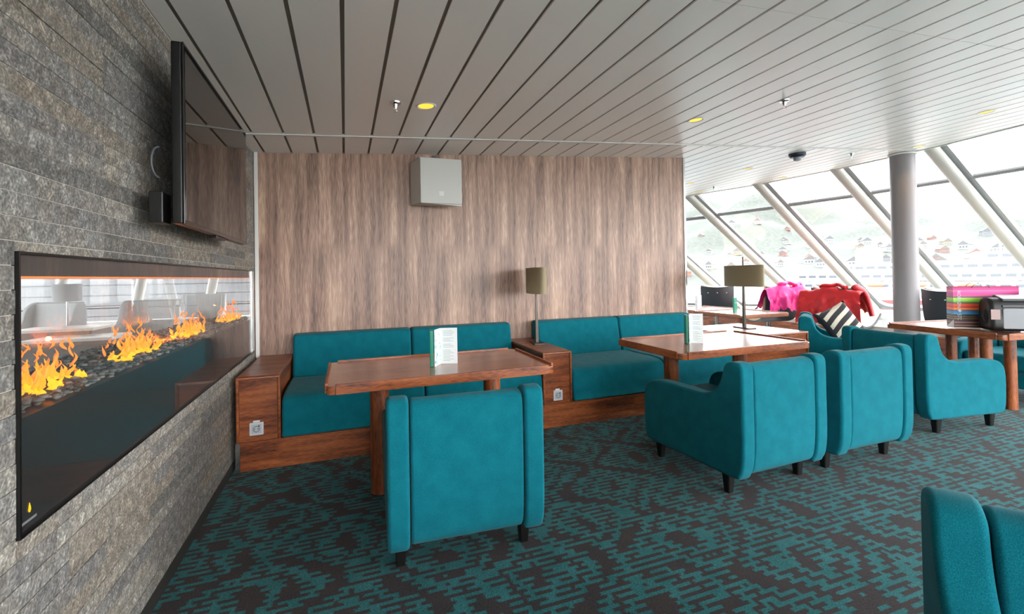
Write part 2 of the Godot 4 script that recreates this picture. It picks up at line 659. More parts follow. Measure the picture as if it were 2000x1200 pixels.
# ------------------------------------------------------------------ ceiling of lacquered strips
func _ceiling() -> void:
	var c := struct("ceiling")
	var outline := PackedVector2Array()
	for p in HEAD:
		outline.append(p)
	outline.append(Vector2(-0.69, 3.6))
	outline.append(Vector2(-0.69, -10.0))
	var pitch := 0.2042
	var x := -0.815
	var spans := [Vector2(-9.9, -3.712), Vector2(-3.668, -1.5425), Vector2(-1.5395, 0.6), Vector2(0.603, 3.58)]
	while x < 7.0:
		for s in spans:
			var strip := PackedVector2Array([Vector2(x + 0.009, s.x), Vector2(x + pitch - 0.009, s.x), Vector2(x + pitch - 0.009, s.y), Vector2(x + 0.009, s.y)])
			for poly in Geometry2D.intersect_polygons(strip, outline):
				if poly.size() >= 3 and absf(poly_area(poly)) > 0.004:
					part(c, "strip", slope_prism(poly, 0.0, 0.009), M.panel, 0)
		x += pitch
	part(c, "backing", slope_prism(outline, 0.012, 0.06), M.panel_gap, 0)
	var bar := PackedVector2Array([Vector2(-0.69, -3.706), Vector2(6.95, -3.706), Vector2(6.95, -3.674), Vector2(-0.69, -3.674)])
	part(c, "cross_rail", slope_prism(bar, -0.006, 0.02), M.trim_white, 0)
	# lip along the window side
	for i in HEAD.size() - 1:
		var a: Vector2 = HEAD[i]
		var b: Vector2 = HEAD[i + 1]
		var nrm := Vector2(-(b - a).y, (b - a).x).normalized()
		if nrm.x < 0:
			nrm = -nrm
		part(c, "edge_lip", slope_prism(PackedVector2Array([a, b, b + nrm * 0.03, a + nrm * 0.03]), -0.012, 0.3), M.trim_white, 0)
	# deck head above, closing the lounge on both sides of the ship
	part(c, "deck_head", box_between(Vector3(-9.2, 3.0, -12.7), Vector3(7.4, 3.15, 3.8)), M.trim_white, 0)
	part(c, "port_soffit", box_between(Vector3(-9, 2.3, -12.5), Vector3(-1.08, 2.36, 3.6)), M.panel, 0)
	part(c, "bow_soffit", box_between(Vector3(-1.08, 2.4, -12.5), Vector3(5.2, 2.46, -9.9)), M.panel, 0)


func poly_area(p: PackedVector2Array) -> float:
	var a := 0.0
	for i in p.size():
		a += p[i].cross(p[(i + 1) % p.size()])
	return a / 2


func slope_prism(poly: PackedVector2Array, lo: float, hi: float) -> PackedVector3Array:
	var t := prism(poly, lo, hi)
	for i in t.size():
		t[i].y += ceil_y(t[i].x)
	return t


# ------------------------------------------------------------------ raked windows on the starboard side
func mullions() -> Array:
	# foot of the ceiling and the direction the tube runs down and outwards
	var rows := [[5.05, -9.5, 28.0], [5.628, -8.34, 23.6], [6.282, -7.124, 15.8], [6.692, -5.913, 8.8], [6.979, -4.77, 8.6], [7.037, -3.606, 8.6], [7.0, -2.43, 7.0], [6.9, -1.25, 5.0], [6.8, -0.05, 3.0], [6.75, 1.15, 1.0], [6.72, 2.35, 0.0], [6.7, 3.55, 0.0]]
	var out := []
	for r in rows:
		var a := deg_to_rad(r[2])
		out.append([Vector3(r[0], ceil_y(r[0]), r[1]), Vector3(1.06 * cos(a), -1.0, 1.06 * sin(a))])
	return out


func _windows() -> void:
	var ms := mullions()
	var sill := 0.36
	for i in ms.size() - 1:
		var w := struct("window_%d" % (i + 1))
		var T0: Vector3 = ms[i][0]
		var D0: Vector3 = ms[i][1]
		var T1: Vector3 = ms[i + 1][0]
		var D1: Vector3 = ms[i + 1][1]
		var a0 := T0 - D0 * 0.28
		var a1 := T1 - D1 * 0.28
		var b0 := T0 + D0 * (T0.y - sill)
		var b1 := T1 + D1 * (T1.y - sill)
		var n := (b0 - a0).cross(a1 - a0).normalized()
		if n.x < 0:
			n = -n
		var off := n * 0.085
		var r := 0.075
		var at := func(u: float, v: float) -> Vector3:
			return (a0.lerp(b0, v)).lerp(a1.lerp(b1, v), u) + off
		# tube mullion at the left side of this window
		part(w, "mullion", tube([T0 - D0 * 0.3, T0 + D0 * (T0.y - sill + 0.02)], r, 24), M.tube_white, 60, "white round window mullion")
		if i == ms.size() - 2:
			part(w, "mullion", tube([T1 - D1 * 0.3, T1 + D1 * (T1.y - sill + 0.02)], r, 24), M.tube_white, 60)
		var width := a0.distance_to(a1)
		var high := a0.distance_to(b0)
		var vt := 0.70 / (high / 1.457)
		vt = (0.28 + 0.42) / (0.28 + T0.y - sill)
		# dark rubber gasket: a ring with rounded lower corners, pane inside it
		var m := 0.045 / width
		var outer := round_window(m, 1 - m, 0.0, 0.965, 0.0, width, high)
		var inner := round_window(m + 0.08 / width, 1 - m - 0.03 / width, 0.02, 0.945, 0.13, width, high)
		var ring := PackedVector3Array()
		for k in outer.size():
			var j := (k + 1) % outer.size()
			var p0: Vector3 = at.call(outer[k].x, outer[k].y)
			var p1: Vector3 = at.call(outer[j].x, outer[j].y)
			var q0: Vector3 = at.call(inner[k].x, inner[k].y)
			var q1: Vector3 = at.call(inner[j].x, inner[j].y)
			var dn := n * 0.03
			quad(ring, p0 - dn, p1 - dn, q1 - dn, q0 - dn)
			quad(ring, p1 + dn, p0 + dn, q0 + dn, q1 + dn)
			quad(ring, q0 - dn, q1 - dn, q1 + dn, q0 + dn)
			quad(ring, p1 - dn, p0 - dn, p0 + dn, p1 + dn)
		part(w, "frame", ring, M.window_frame, 20, "grey metal window frame")
		part(w, "seal", tube([at.call(1 - m - 0.035 / width, 0.02), at.call(1 - m - 0.035 / width, 0.86)], 0.009, 6), M.rubber, 60, "thin black rubber seal")
		var tb := PackedVector3Array()
		tb = tube([at.call(m, vt), at.call(1 - m, vt)], 0.034, 8)
		part(w, "transom", tb, M.frame_grey, 30, "grey horizontal glazing bar")
		for half in [[0.01, vt], [vt, 0.955]]:
			var pane := PackedVector3Array()
			quad(pane, at.call(m + 0.01, half[0]), at.call(1 - m - 0.01, half[0]), at.call(1 - m - 0.01, half[1]), at.call(m + 0.01, half[1]))
			put(w, "pane", mesh_of(pane, 0, false), M.glass)
		# hull plate under the glass
		var plate := PackedVector3Array()
		var o := Vector3(0.06, 0, 0)
		quad(plate, b0 + off - Vector3(0, -0.05, 0), b1 + off - Vector3(0, -0.05, 0), b1 + off - Vector3(0, 0.5, 0), b0 + off - Vector3(0, 0.5, 0))
		quad(plate, b1 + off + o - Vector3(0, -0.05, 0), b0 + off + o - Vector3(0, -0.05, 0), b0 + off + o - Vector3(0, 0.5, 0), b1 + off + o - Vector3(0, 0.5, 0))
		part(w, "hull_plate", plate, M.white, 0)
	# deep white ledge under the glass with a wooden front
	var ledge := struct("trim_1")
	var poly := PackedVector2Array()
	for r in ms:
		var b: Vector3 = r[0] + r[1] * (r[0].y - sill)
		poly.append(Vector2(b.x + 0.12, b.z))
	var front := PackedVector2Array([Vector2(7.42, 3.55), Vector2(7.42, -5.9), Vector2(7.34, -7.6), Vector2(6.95, -9.0), Vector2(6.2, -10.4)])
	var whole := poly.duplicate()
	whole.append_array(front)
	part(ledge, "shelf", prism(whole, sill - 0.06, sill), mat(Color(0.74, 0.74, 0.73), 0.45), 0, "deep white window ledge")
	for i in front.size() - 1:
		var a := front[i]
		var b := front[i + 1]
		part(ledge, "apron", prism(PackedVector2Array([a + Vector2(0.02, 0), b + Vector2(0.02, 0), b + Vector2(0.06, 0), a + Vector2(0.06, 0)]), 0.0, sill - 0.06), M.teak_console, 0, "wooden panel under the ledge")
	for i in range(2, 8):
		var b: Vector3 = ms[i][0].lerp(ms[i + 1][0], 0.5)
		part(ledge, "vent_slot", box_between(Vector3(8.0, sill - 0.001, b.z - 0.1), Vector3(8.03, sill + 0.003, b.z + 0.45)), M.black, 0)
	# plain windows astern and at the bow that light the room
	var k := ms.size()
	for g in [[3.7, 1.0], [-12.6, -1.0]]:
		var z: float = g[0]
		var lo := 0.2 if z > 0 else 0.36
		var hi := 2.5 if z > 0 else 2.1
		var xs := [-0.6, 0.9, 2.4, 3.9, 5.4, 6.9] if z > 0 else [-9.0, -7.3, -5.9, -4.5, -3.1, -1.7, -0.2, 1.5, 3.2, 5.0]
		for i in xs.size() - 1:
			var w := struct("window_%d" % k)
			k += 1
			var lean := 0.0 if z > 0 else -0.35
			part(w, "mullion", tube([Vector3(xs[i], lo - 0.05, z), Vector3(xs[i] - lean, hi + 0.1, z)], 0.1, 12), M.tube_white, 60)
			part(w, "handrail", tube([Vector3(xs[i], lo + 0.3, z + 0.12 * signf(-z)), Vector3(xs[i + 1], lo + 0.3, z + 0.12 * signf(-z))], 0.018, 8), M.gasket, 60)
			var pane := PackedVector3Array()
			quad(pane, Vector3(xs[i], lo, z), Vector3(xs[i + 1], lo, z), Vector3(xs[i + 1], hi, z), Vector3(xs[i], hi, z))
			put(w, "pane", mesh_of(pane, 0, false), M.glass)
	# round pillar by the windows
	var col := thing("pillar", "grey round pillar standing by the raked windows", "pillar", Vector3(6.85, 0, -3.83))
	part(col, "shaft", cyl(0.135, 0.0, 3.0, 40), M.column, 40)
	part(col, "collar", at_pos(lathe([Vector2(0.134, 0), Vector2(0.15, 0), Vector2(0.15, 0.02), Vector2(0.134, 0.02), Vector2(0.134, 0)], 40), 0, 2.69, 0), M.trim_white, 30)


func round_window(u0: float, u1: float, v0: float, v1: float, r: float, w: float, h: float) -> Array:
	# outline in (u, v); rounded at the two lower corners, always 2 + 2 * 6 points
	var p := [Vector2(u0, v0), Vector2(u1, v0)]
	var ru := r / w
	var rv := r / h
	for i in 6:
		var a := PI / 2 * i / 5
		p.append(Vector2(u1 - ru + ru * cos(a), v1 - rv + rv * sin(a)))
	for i in 6:
		var a := PI / 2 + PI / 2 * i / 5
		p.append(Vector2(u0 + ru + ru * cos(a), v1 - rv + rv * sin(a)))
	return p


# ------------------------------------------------------------------ split-slate wall
func _stone_wall() -> void:
	var w := struct("wall_left")
	var x0 := -1.08
	var x1 := STONE_X - 0.004
	# core round the fireplace opening
	part(w, "core", box_between(Vector3(x0, 0, WALL_Z), Vector3(x1, 0.64, 3.6)), M.mortar, 0)
	part(w, "core", box_between(Vector3(x0, 1.295, WALL_Z), Vector3(x1, 2.40, 3.6)), M.mortar, 0)
	part(w, "core", box_between(Vector3(x0, 0.64, -1.33), Vector3(x1, 1.3, 3.6)), M.mortar, 0)
	var course := 0.055
	var tile := 0.586
	# four rough-faced slabs, shared by all tiles: x is the face, thickness towards -x
	var slabs := {}
	for y in 42:
		var y0 := y * course + 0.052
		var y1 := minf(y0 + course, 2.262)
		if y1 - y0 < 0.01 or y0 > 2.25:
			continue
		var start := -1.5415 - tile * 6 - (0.2 if rng.randf() < 0.55 else 0.0)
		if rng.randf() < 0.18:
			start -= 0.33
		for k in 12:
			var z0 := maxf(start + k * tile, WALL_Z + 0.022)
			var z1 := minf(start + (k + 1) * tile, 0.9)
			if z1 - z0 < 0.02:
				continue
			var pieces := [[z0, z1, y0, y1]]
			if y1 > 0.652 and y0 < 1.293:
				var cut := []
				if z0 < -4.153:
					pass
				if z1 > -1.336:
					cut.append([maxf(z0, -1.336), z1, y0, y1])
				if y0 < 0.652:
					cut.append([z0, minf(z1, -1.336), y0, 0.652])
				if y1 > 1.293:
					cut.append([z0, minf(z1, -1.336), 1.293, y1])
				pieces = cut
			for p in pieces:
				if p[1] - p[0] < 0.012 or p[3] - p[2] < 0.006:
					continue
				var full: bool = absf(p[1] - p[0] - tile) < 0.001 and absf(p[3] - p[2] - course) < 0.001
				var v := rng.randi_range(0, 3)
				var key := "f%d" % v
				var mesh: Mesh
				if full and slabs.has(key):
					mesh = slabs[key]
				else:
					mesh = slab(p[3] - p[2] - 0.0022, p[1] - p[0] - 0.0022, v)
					if full:
						slabs[key] = mesh
				var proud := rng.randf_range(-0.0012, 0.0015)
				put(w, "slate_tile", mesh, M["slate_%d" % rng.randi_range(0, 4)], Transform3D(Basis.IDENTITY, Vector3(STONE_X + proud, (p[2] + p[3]) / 2, (p[0] + p[1]) / 2)))
	part(struct("baseboard_left"), "skirting", box_between(Vector3(STONE_X - 0.02, 0, -4.19), Vector3(STONE_X + 0.006, 0.055, 3.6), 0.002), M.skirting, 30)


func slab(h: float, l: float, v: int) -> Mesh:
	var g := RandomNumberGenerator.new()
	g.seed = 90 + v
	var nz := 7 if l > 0.2 else 2
	var ny := 2
	var p := []
	for j in ny + 1:
		var row := []
		for i in nz + 1:
			var edge := j == 0 or j == ny or i == 0 or i == nz
			row.append(Vector3((-0.0012 if edge else g.randf_range(-0.0006, 0.0016)), (float(j) / ny - 0.5) * h, (float(i) / nz - 0.5) * l))
		p.append(row)
	var t := PackedVector3Array()
	for j in ny:
		for i in nz:
			quad(t, p[j][i], p[j][i + 1], p[j + 1][i + 1], p[j + 1][i])
	var d := Vector3(-0.016, 0, 0)
	var rim := []
	for i in nz + 1:
		rim.append(p[0][i])
	for j in range(1, ny + 1):
		rim.append(p[j][nz])
	for i in range(nz - 1, -1, -1):
		rim.append(p[ny][i])
	for j in range(ny - 1, 0, -1):
		rim.append(p[j][0])
	for k in rim.size():
		var a: Vector3 = rim[k]
		var b: Vector3 = rim[(k + 1) % rim.size()]
		quad(t, b, a, a + d, b + d)
	# signed volume of an open-backed slab is still dominated by the face; close it
	for k in range(1, rim.size() - 1):
		t.append_array(PackedVector3Array([rim[0] + d, rim[k + 1] + d, rim[k] + d]))
	return mesh_of(t, 25)


# ------------------------------------------------------------------ long see-through fireplace
func _fireplace() -> void:
	var f := thing("fireplace", "long see-through glass fireplace set into the slate wall", "fireplace", Vector3(STONE_X, 0.65, -2.75))
	var o := -f.position
	var g := func(a: Vector3, b: Vector3, r := 0.0) -> PackedVector3Array:
		return moved(box_between(a, b, r), Transform3D(Basis.IDENTITY, o))
	var xb := -1.085
	# black box round the opening
	part(f, "lower_panel", g.call(Vector3(xb, 0.654, -4.15), Vector3(-0.7, 0.912, -1.34)), M.black, 0, "black lower panel behind the glass")
	part(f, "top_panel", g.call(Vector3(xb, 1.238, -4.15), Vector3(-0.7, 1.291, -1.34)), M.black, 0)
	part(f, "side_panel", g.call(Vector3(xb, 0.912, -1.374), Vector3(-0.7, 1.238, -1.34)), M.black, 0)
	var end := PackedVector3Array()
	quad(end, Vector3(xb + 0.012, 0.912, -4.15) + o, Vector3(-0.70, 0.912, -4.15) + o, Vector3(-0.70, 1.238, -4.15) + o, Vector3(xb + 0.012, 1.238, -4.15) + o)
	put(f, "pane", mesh_of(end, 0, false), M.glass)
	# glass in front and behind; the front sheet is divided in three
	for z in [[-4.148, -2.99], [-2.987, -1.342]]:
		var pane := PackedVector3Array()
		quad(pane, Vector3(-0.694, 0.656, z[0]) + o, Vector3(-0.694, 0.656, z[1]) + o, Vector3(-0.694, 1.289, z[1]) + o, Vector3(-0.694, 1.289, z[0]) + o)
		put(f, "pane", mesh_of(pane, 0, false), M.glass)
	var back := PackedVector3Array()
	quad(back, Vector3(xb + 0.01, 0.912, -4.148) + o, Vector3(xb + 0.01, 0.912, -1.374) + o, Vector3(xb + 0.01, 1.238, -1.374) + o, Vector3(xb + 0.01, 1.238, -4.148) + o)
	put(f, "pane", mesh_of(back, 0, false), M.glass)
	for e in [[Vector3(-0.702, 1.288, -4.152), Vector3(-0.684, 1.294, -1.336)], [Vector3(-0.702, 0.650, -4.152), Vector3(-0.684, 0.656, -1.336)], [Vector3(-0.702, 0.656, -1.342), Vector3(-0.684, 1.288, -1.336)]]:
		part(f, "frame_bar", g.call(e[0], e[1]), M.black, 0)
	part(f, "end_post", g.call(Vector3(-0.702, 0.656, -4.15), Vector3(-0.688, 1.29, -4.075)), M.steel, 0, "brushed steel end post")
	var led := mat(Color(0.9, 0.45, 0.2), 0.5)
	led.emission_enabled = true
	led.emission = Color(1.0, 0.42, 0.16)
	led.emission_energy_multiplier = 0.06
	part(f, "light_strip", g.call(Vector3(-0.72, 1.233, -4.1), Vector3(-0.705, 1.238, -1.38)), led, 0)
	var lens := OmniLight3D.new()
	lens.name = "ember_light"
	lens.light_color = Color(1.0, 0.5, 0.15)
	lens.light_energy = 0.004
	lens.omni_range = 12.0
	lens.light_size = 0.0
	lens.shadow_enabled = true
	f.add_child(lens)
	lens.position = Vector3(-0.86, 0.965, -2.72) + o
	# maker's badge in the near lower corner
	var drop := mat(Color(0.95, 0.75, 0.1), 0.4)
	var dp := PackedVector2Array([Vector2(0, 0.014), Vector2(0.004, 0.004), Vector2(0.005, -0.003), Vector2(0.002, -0.008), Vector2(-0.002, -0.008), Vector2(-0.005, -0.003), Vector2(-0.003, 0.005)])
	var badge := prism(dp, 0.0, 0.001)
	for i in badge.size():
		badge[i] = Vector3(badge[i].y - 0.693, badge[i].z + 0.70, -badge[i].x - 1.385) + o
	part(f, "badge", badge, drop, 0, "small yellow flame badge")
	part(f, "badge_line", g.call(Vector3(-0.693, 0.672, -1.41), Vector3(-0.692, 0.678, -1.355)), mat(Color(0.45, 0.45, 0.47), 0.5), 0)
	# pebble bed
	var pm := lathe([Vector2(0, -0.5), Vector2(0.36, -0.36), Vector2(0.5, 0), Vector2(0.36, 0.36), Vector2(0, 0.5)], 7)
	var peb := MultiMesh.new()
	peb.transform_format = MultiMesh.TRANSFORM_3D
	peb.use_colors = true
	peb.mesh = mesh_of(pm, 70)
	var n := 5200
	peb.instance_count = n
	for i in n:
		var s := rng.randf_range(0.009, 0.021)
		var b := Basis.from_euler(Vector3(rng.randf() * TAU, rng.randf() * TAU, rng.randf() * TAU)).scaled(Vector3(s, s * 0.7, s * 1.2))
		peb.set_instance_transform(i, Transform3D(b, Vector3(rng.randf_range(xb + 0.03, -0.72), 0.912 + rng.randf_range(0.0, 0.02), rng.randf_range(-4.13, -1.39)) + o))
		var v := rng.randf_range(0.03, 0.22)
		peb.set_instance_color(i, Color(v * 1.05, v, v * 0.9))
	var pmat := mat(Color.WHITE, 0.7)
	pmat.vertex_color_use_as_albedo = true
	var pebbles := MultiMeshInstance3D.new()
	pebbles.name = "pebble_bed"
	pebbles.multimesh = peb
	pebbles.material_override = pmat
	pebbles.set_meta("kind", "stuff")
	pebbles.set_meta("label", "bed of small grey pebbles")
	f.add_child(pebbles, true)
	# fires along the bed; the last is a reflection built as solid flames
	var zs := [-1.64, -2.24, -2.95, -3.82]
	var words := ["tall orange flames in the fireplace beside the badge end of the glass", "long low orange flames between two taller fires on the pebbles", "orange flames rising on the pebbles in the middle stretch", "small orange flames nearest the steel end post, built in place of a reflection"]
	for k in 4:
		var fl := thing("flame", words[k], "flame", Vector3(-0.80, 0.925, zs[k]), 0.0, "fires along the pebble bed")
		for layer in 3:
			var fm := mat(Color(1.0, 0.5, 0.1), 0.6)
			fm.emission_enabled = true
			fm.emission = [Color(1.0, 0.76, 0.06), Color(1.0, 0.64, 0.07), Color(1.0, 0.54, 0.16)][layer]
			fm.emission_energy_multiplier = [0.066, 0.05, 0.033][layer]
			var t := PackedVector3Array()
			for q in [34, 34, 34][layer]:
				var z := rng.randf_range(-0.17, 0.17)
				var fall := 1.0 - absf(z) * 3.2
				var h: float = [0.03, 0.052, 0.042][layer] * rng.randf_range(0.5, 1.2) * (0.55 + 0.6 * fall)
				var x := rng.randf_range(-0.045, 0.045)
				var y0: float = [0.0, 0.018, 0.065][layer] * rng.randf_range(0.4, 1.5) * (0.3 + fall)
				var sw := rng.randf_range(-0.014, 0.014)
				var wide: float = [0.013, 0.009, 0.0055][layer] * rng.randf_range(0.7, 1.3)
				t.append_array(tongue(Vector3(x, y0, z), h, wide, sw, q + layer * 40.0))
			var piece := part(fl, ["flame_root", "flame_tongue", "flame_tip"][layer], t, fm, 60)
			piece.set_meta("kind", "stuff")


func tongue(at: Vector3, h: float, wide: float, sway: float, phase: float) -> PackedVector3Array:
	# a thin twisting spindle, pointed at both ends
	var rings := []
	var n := 6
	for k in 8:
		var v := k / 7.0
		var r := wide * (sin(PI * pow(v, 0.55)) + 0.02)
		var c := at + Vector3(sin(v * 4.0 + phase) * 0.006, h * v, sway * v + sin(v * 5.0 + phase * 1.7) * 0.006)
		var ring := PackedVector3Array()
		for i in n:
			var a := TAU * i / n + v
			ring.append(c + Vector3(cos(a) * r * 0.6, 0, sin(a) * r))
		rings.append(ring)
	var t := PackedVector3Array()
	for k in 7:
		for i in n:
			var j := (i + 1) % n
			quad(t, rings[k][i], rings[k][j], rings[k + 1][j], rings[k + 1][i])
	return t


# ------------------------------------------------------------------ television
func _television() -> void:
	var tv := thing("television", "black flat television on a wall bracket above the fireplace", "television", Vector3(-0.57, 1.427, -2.507))
	var w := 1.11
	var h := 0.663
	part(tv, "housing", at_pos(box(0.034, h, w, 0.006), 0.006, 0, 0), M.black, 30)
	part(tv, "bezel", at_pos(box(0.006, h, w, 0.002), 0.026, 0, 0), mat(Color(0.03, 0.03, 0.032), 0.15), 30)
	var s := PackedVector3Array()
	s = box_between(Vector3(0.0285, 0.014, -w / 2 + 0.012), Vector3(0.0305, h - 0.012, w / 2 - 0.012))
	part(tv, "screen", s, M.screen, 0, "dark glossy screen")
	part(tv, "wall_bracket", box_between(Vector3(-0.105, 0.2, -0.2), Vector3(-0.02, 0.5, 0.2), 0.004), M.black, 30)
	part(tv, "receiver_box", box_between(Vector3(-0.07, 0.0, 0.50), Vector3(-0.028, 0.11, 0.585), 0.004), M.black, 30, "small black receiver box behind the edge")
	part(tv, "stand_lip", box_between(Vector3(-0.01, -0.012, -0.1), Vector3(0.02, 0.004, 0.08), 0.003), M.black, 30)
	var loop := []
	for i in 13:
		var a := PI * i / 12.0
		loop.append(Vector3(-0.05 - 0.015 * sin(a), 0.22 + 0.055 * cos(a), 0.545 + 0.025 * sin(a)))
	part(tv, "cable", tube(loop, 0.0035, 8), M.gasket, 60)


# ------------------------------------------------------------------ benches, consoles
func _banquette() -> void:
	var pl := thing("plinth", "low teak plinth running along the floor under the teal benches", "plinth", Vector3(1.9, 0, BENCH_Z - 0.4))
	part(pl, "board", box_between(Vector3(-0.64 - 1.9, 0, -0.42), Vector3(4.39 - 1.9, 0.184, 0.395)), M.teak_console, 0)
	part(pl, "end_cap", box_between(Vector3(-0.668 - 1.9, 0, -0.3), Vector3(-0.642 - 1.9, 0.184, 0.39)), M.steel, 0, "brushed metal end strip")
	var spans := [[-0.402, 1.458, 0.534, "teal two-seat wall bench beside the slate wall"], [1.722, 3.555, 2.63, "teal two-seat wall bench at the free end of the panelling"]]
	for s in spans:
		var b := thing("banquette_bench", s[3], "bench", Vector3((s[0] + s[1]) / 2, 0.186, -3.75), 0.0, "teal wall benches")
		var cx: float = (s[0] + s[1]) / 2
		for half in [[s[0], s[2]], [s[2], s[1]]]:
			var a: float = half[0] - cx + 0.003
			var c: float = half[1] - cx - 0.003
			# profiles are (depth from the wall, height) with the wall at z = WALL_Z
			var back := side_cut(kept(smooth_line([Vector2(0.005, 0.12), Vector2(0.004, 0.4), Vector2(0.006, 0.55), Vector2(0.03, 0.583), Vector2(0.10, 0.585), Vector2(0.15, 0.575), Vector2(0.165, 0.54), Vector2(0.19, 0.4), Vector2(0.22, 0.26), Vector2(0.21, 0.12)], true, 3), 0.004, 0.11), a, c, 0.022)
			part(b, "back_cushion", moved(back, Transform3D(Basis.from_scale(Vector3(1, 1, -1)), Vector3(0, 0.004, WALL_Z + 3.758))), M.teal, 50)
			var seat := side_cut(kept(smooth_line([Vector2(0.2, 0.0), Vector2(0.2, 0.13), Vector2(0.23, 0.255), Vector2(0.45, 0.268), Vector2(0.7, 0.272), Vector2(0.82, 0.262), Vector2(0.868, 0.235), Vector2(0.88, 0.17), Vector2(0.882, 0.06), Vector2(0.88, 0.0), Vector2(0.6, 0.0)], true, 3), 0.19, 0.0), a, c, 0.018)
			part(b, "seat_cushion", moved(seat, Transform3D(Basis.from_scale(Vector3(1, 1, -1)), Vector3(0, 0.004, WALL_Z + 3.758))), M.teal, 50)
	var cons := [[-0.662, -0.405, "narrow teak console between slate wall and bench", true], [1.461, 1.719, "narrow teak console between the two wall benches", true], [3.558, 4.398, "wide teak console at the end of the panelled wall", false]]
	for c in cons:
		var cx: float = (c[0] + c[1]) / 2
		var w: float = c[1] - c[0]
		var t := thing("console", c[2], "console", Vector3(cx, 0.186, -3.76))
		part(t, "body", box_between(Vector3(-w / 2 + 0.012, 0.0, -0.448), Vector3(w / 2 - 0.012, 0.414, 0.424)), M.teak_console, 0)
		var top := prism(round_rect(w, 0.884, 0.012, 3), 0.398, 0.416, 0.012, 3, 0.0)
		part(t, "top", at_pos(top, 0, 0, -0.006), M.teak_console, 30)
		for sx in [-1, 1]:
			part(t, "corner_edging", at_pos(prism(round_rect(0.02, 0.024, 0.008, 3), 0.0, 0.4), sx * (w / 2 - 0.01), 0, 0.424), M.edging, 40, "lighter solid wood corner edging")
		part(t, "front_edging", at_pos(moved(prism(round_rect(0.022, 0.022, 0.009, 3), -w / 2 + 0.002, w / 2 - 0.002), Transform3D(Basis(Vector3.BACK, PI / 2), Vector3.ZERO)), 0, 0.404, 0.424), M.edging, 40, "lighter solid wood front edge")
		if c[3]:
			var px := 0.0 if cx > 0 else -0.012
			var py: float = (0.305 if cx < 0 else 0.292) - 0.186
			var so := part(t, "socket_plate", at_pos(prism(round_rect(0.08, 0.08, 0.004, 2), 0.0, 0.01, 0.002), 0, 0, 0), M.plastic, 30, "square white wall socket")
			so.transform = Transform3D(Basis(Vector3.RIGHT, PI / 2), Vector3(px, py - 0.04 + 0.0, 0.424))
			part(so, "insert", prism(round_rect(0.058, 0.058, 0.003, 2), 0.0, 0.0125, 0.001), mat(Color(0.70, 0.72, 0.74), 0.35), 30)
			part(so, "well", lathe([Vector2(0.0165, 0.0126), Vector2(0.0195, 0.0126), Vector2(0.0195, 0.014), Vector2(0.0165, 0.014), Vector2(0.0165, 0.0126)], 24), M.gasket, 30)
			for hx in [-0.0095, 0.0095]:
				part(so, "pin_hole", at_pos(cyl(0.003, 0.0124, 0.0136, 10), hx, 0, 0), M.black, 30)
			part(so, "clip", box_between(Vector3(0.012, 0.0124, -0.024), Vector3(0.018, 0.0146, -0.015)), M.black, 0)
			part(so, "label_strip", box_between(Vector3(-0.02, 0.0, -0.052), Vector3(0.018, 0.002, -0.040)), M.paper, 0)


# ------------------------------------------------------------------ tables
func lounge_table(called: String, label: String, at: Vector3, turn: float, w: float, d: float, h: float, posts: Array, group := "", thick := 0.053) -> Node3D:
	var t := thing(called, label, "table", at, turn, group)
	part(t, "table_top", prism(round_rect(w - 0.012, d - 0.012, 0.035, 5), h - 0.047, h - 0.006, 0.003, 2), M.teak, 30)
	# lipped edging on the four sides, stopping short of the rounded corners
	for s in [-1, 1]:
		part(t, "edge_lip", at_pos(prism(round_rect(w - 0.10, 0.014, 0.003, 2), h - 0.046, h + 0.004, 0.002, 2), 0, 0, s * (d / 2 - 0.006)), M.edging, 30, "raised solid wood lip")
		part(t, "edge_lip", at_pos(prism(round_rect(0.014, d - 0.10, 0.003, 2), h - 0.046, h + 0.004, 0.002, 2), s * (w / 2 - 0.006), 0, 0), M.edging, 30, "raised solid wood lip")
	for p in posts:
		part(t, "leg", at_pos(cyl(thick, 0.0, h - 0.047, 24), p.x, 0, p.y), M.teak_post, 40)
	return t


func _tables() -> void:
	lounge_table("lounge_table", "teak table with open menu in front of the bench beside the slate wall", Vector3(0.517, 0, -2.737), 0.0, 1.235, 0.705, 0.70, [Vector2(-0.34, 0), Vector2(0.335, 0)])
	lounge_table("lounge_table", "teak table between two armchairs and the bench at the free end of the wall", Vector3(2.607, 0, -2.765), 0.0, 1.175, 0.765, 0.70, [Vector2(-0.365, 0), Vector2(0.29, 0)])
	lounge_table("square_table", "square teak table on four posts carrying the striped bag and duffel", Vector3(5.235, 0, -2.375), -9.0, 0.92, 0.92, 0.70, [Vector2(-0.13, -0.13), Vector2(0.13, -0.13), Vector2(-0.13, 0.13), Vector2(0.13, 0.13)], "", 0.04)
	lounge_table("side_table", "teak table with a green menu behind the wide console", Vector3(5.31, 0, -5.02), 0.0, 0.86, 0.86, 0.64, [Vector2(0.0, 0.0)])
	lounge_table("side_table", "teak table with a menu, farthest behind the panelled wall end", Vector3(5.36, 0, -5.90), 0.0, 0.86, 0.84, 0.64, [Vector2(0.0, 0.0)])


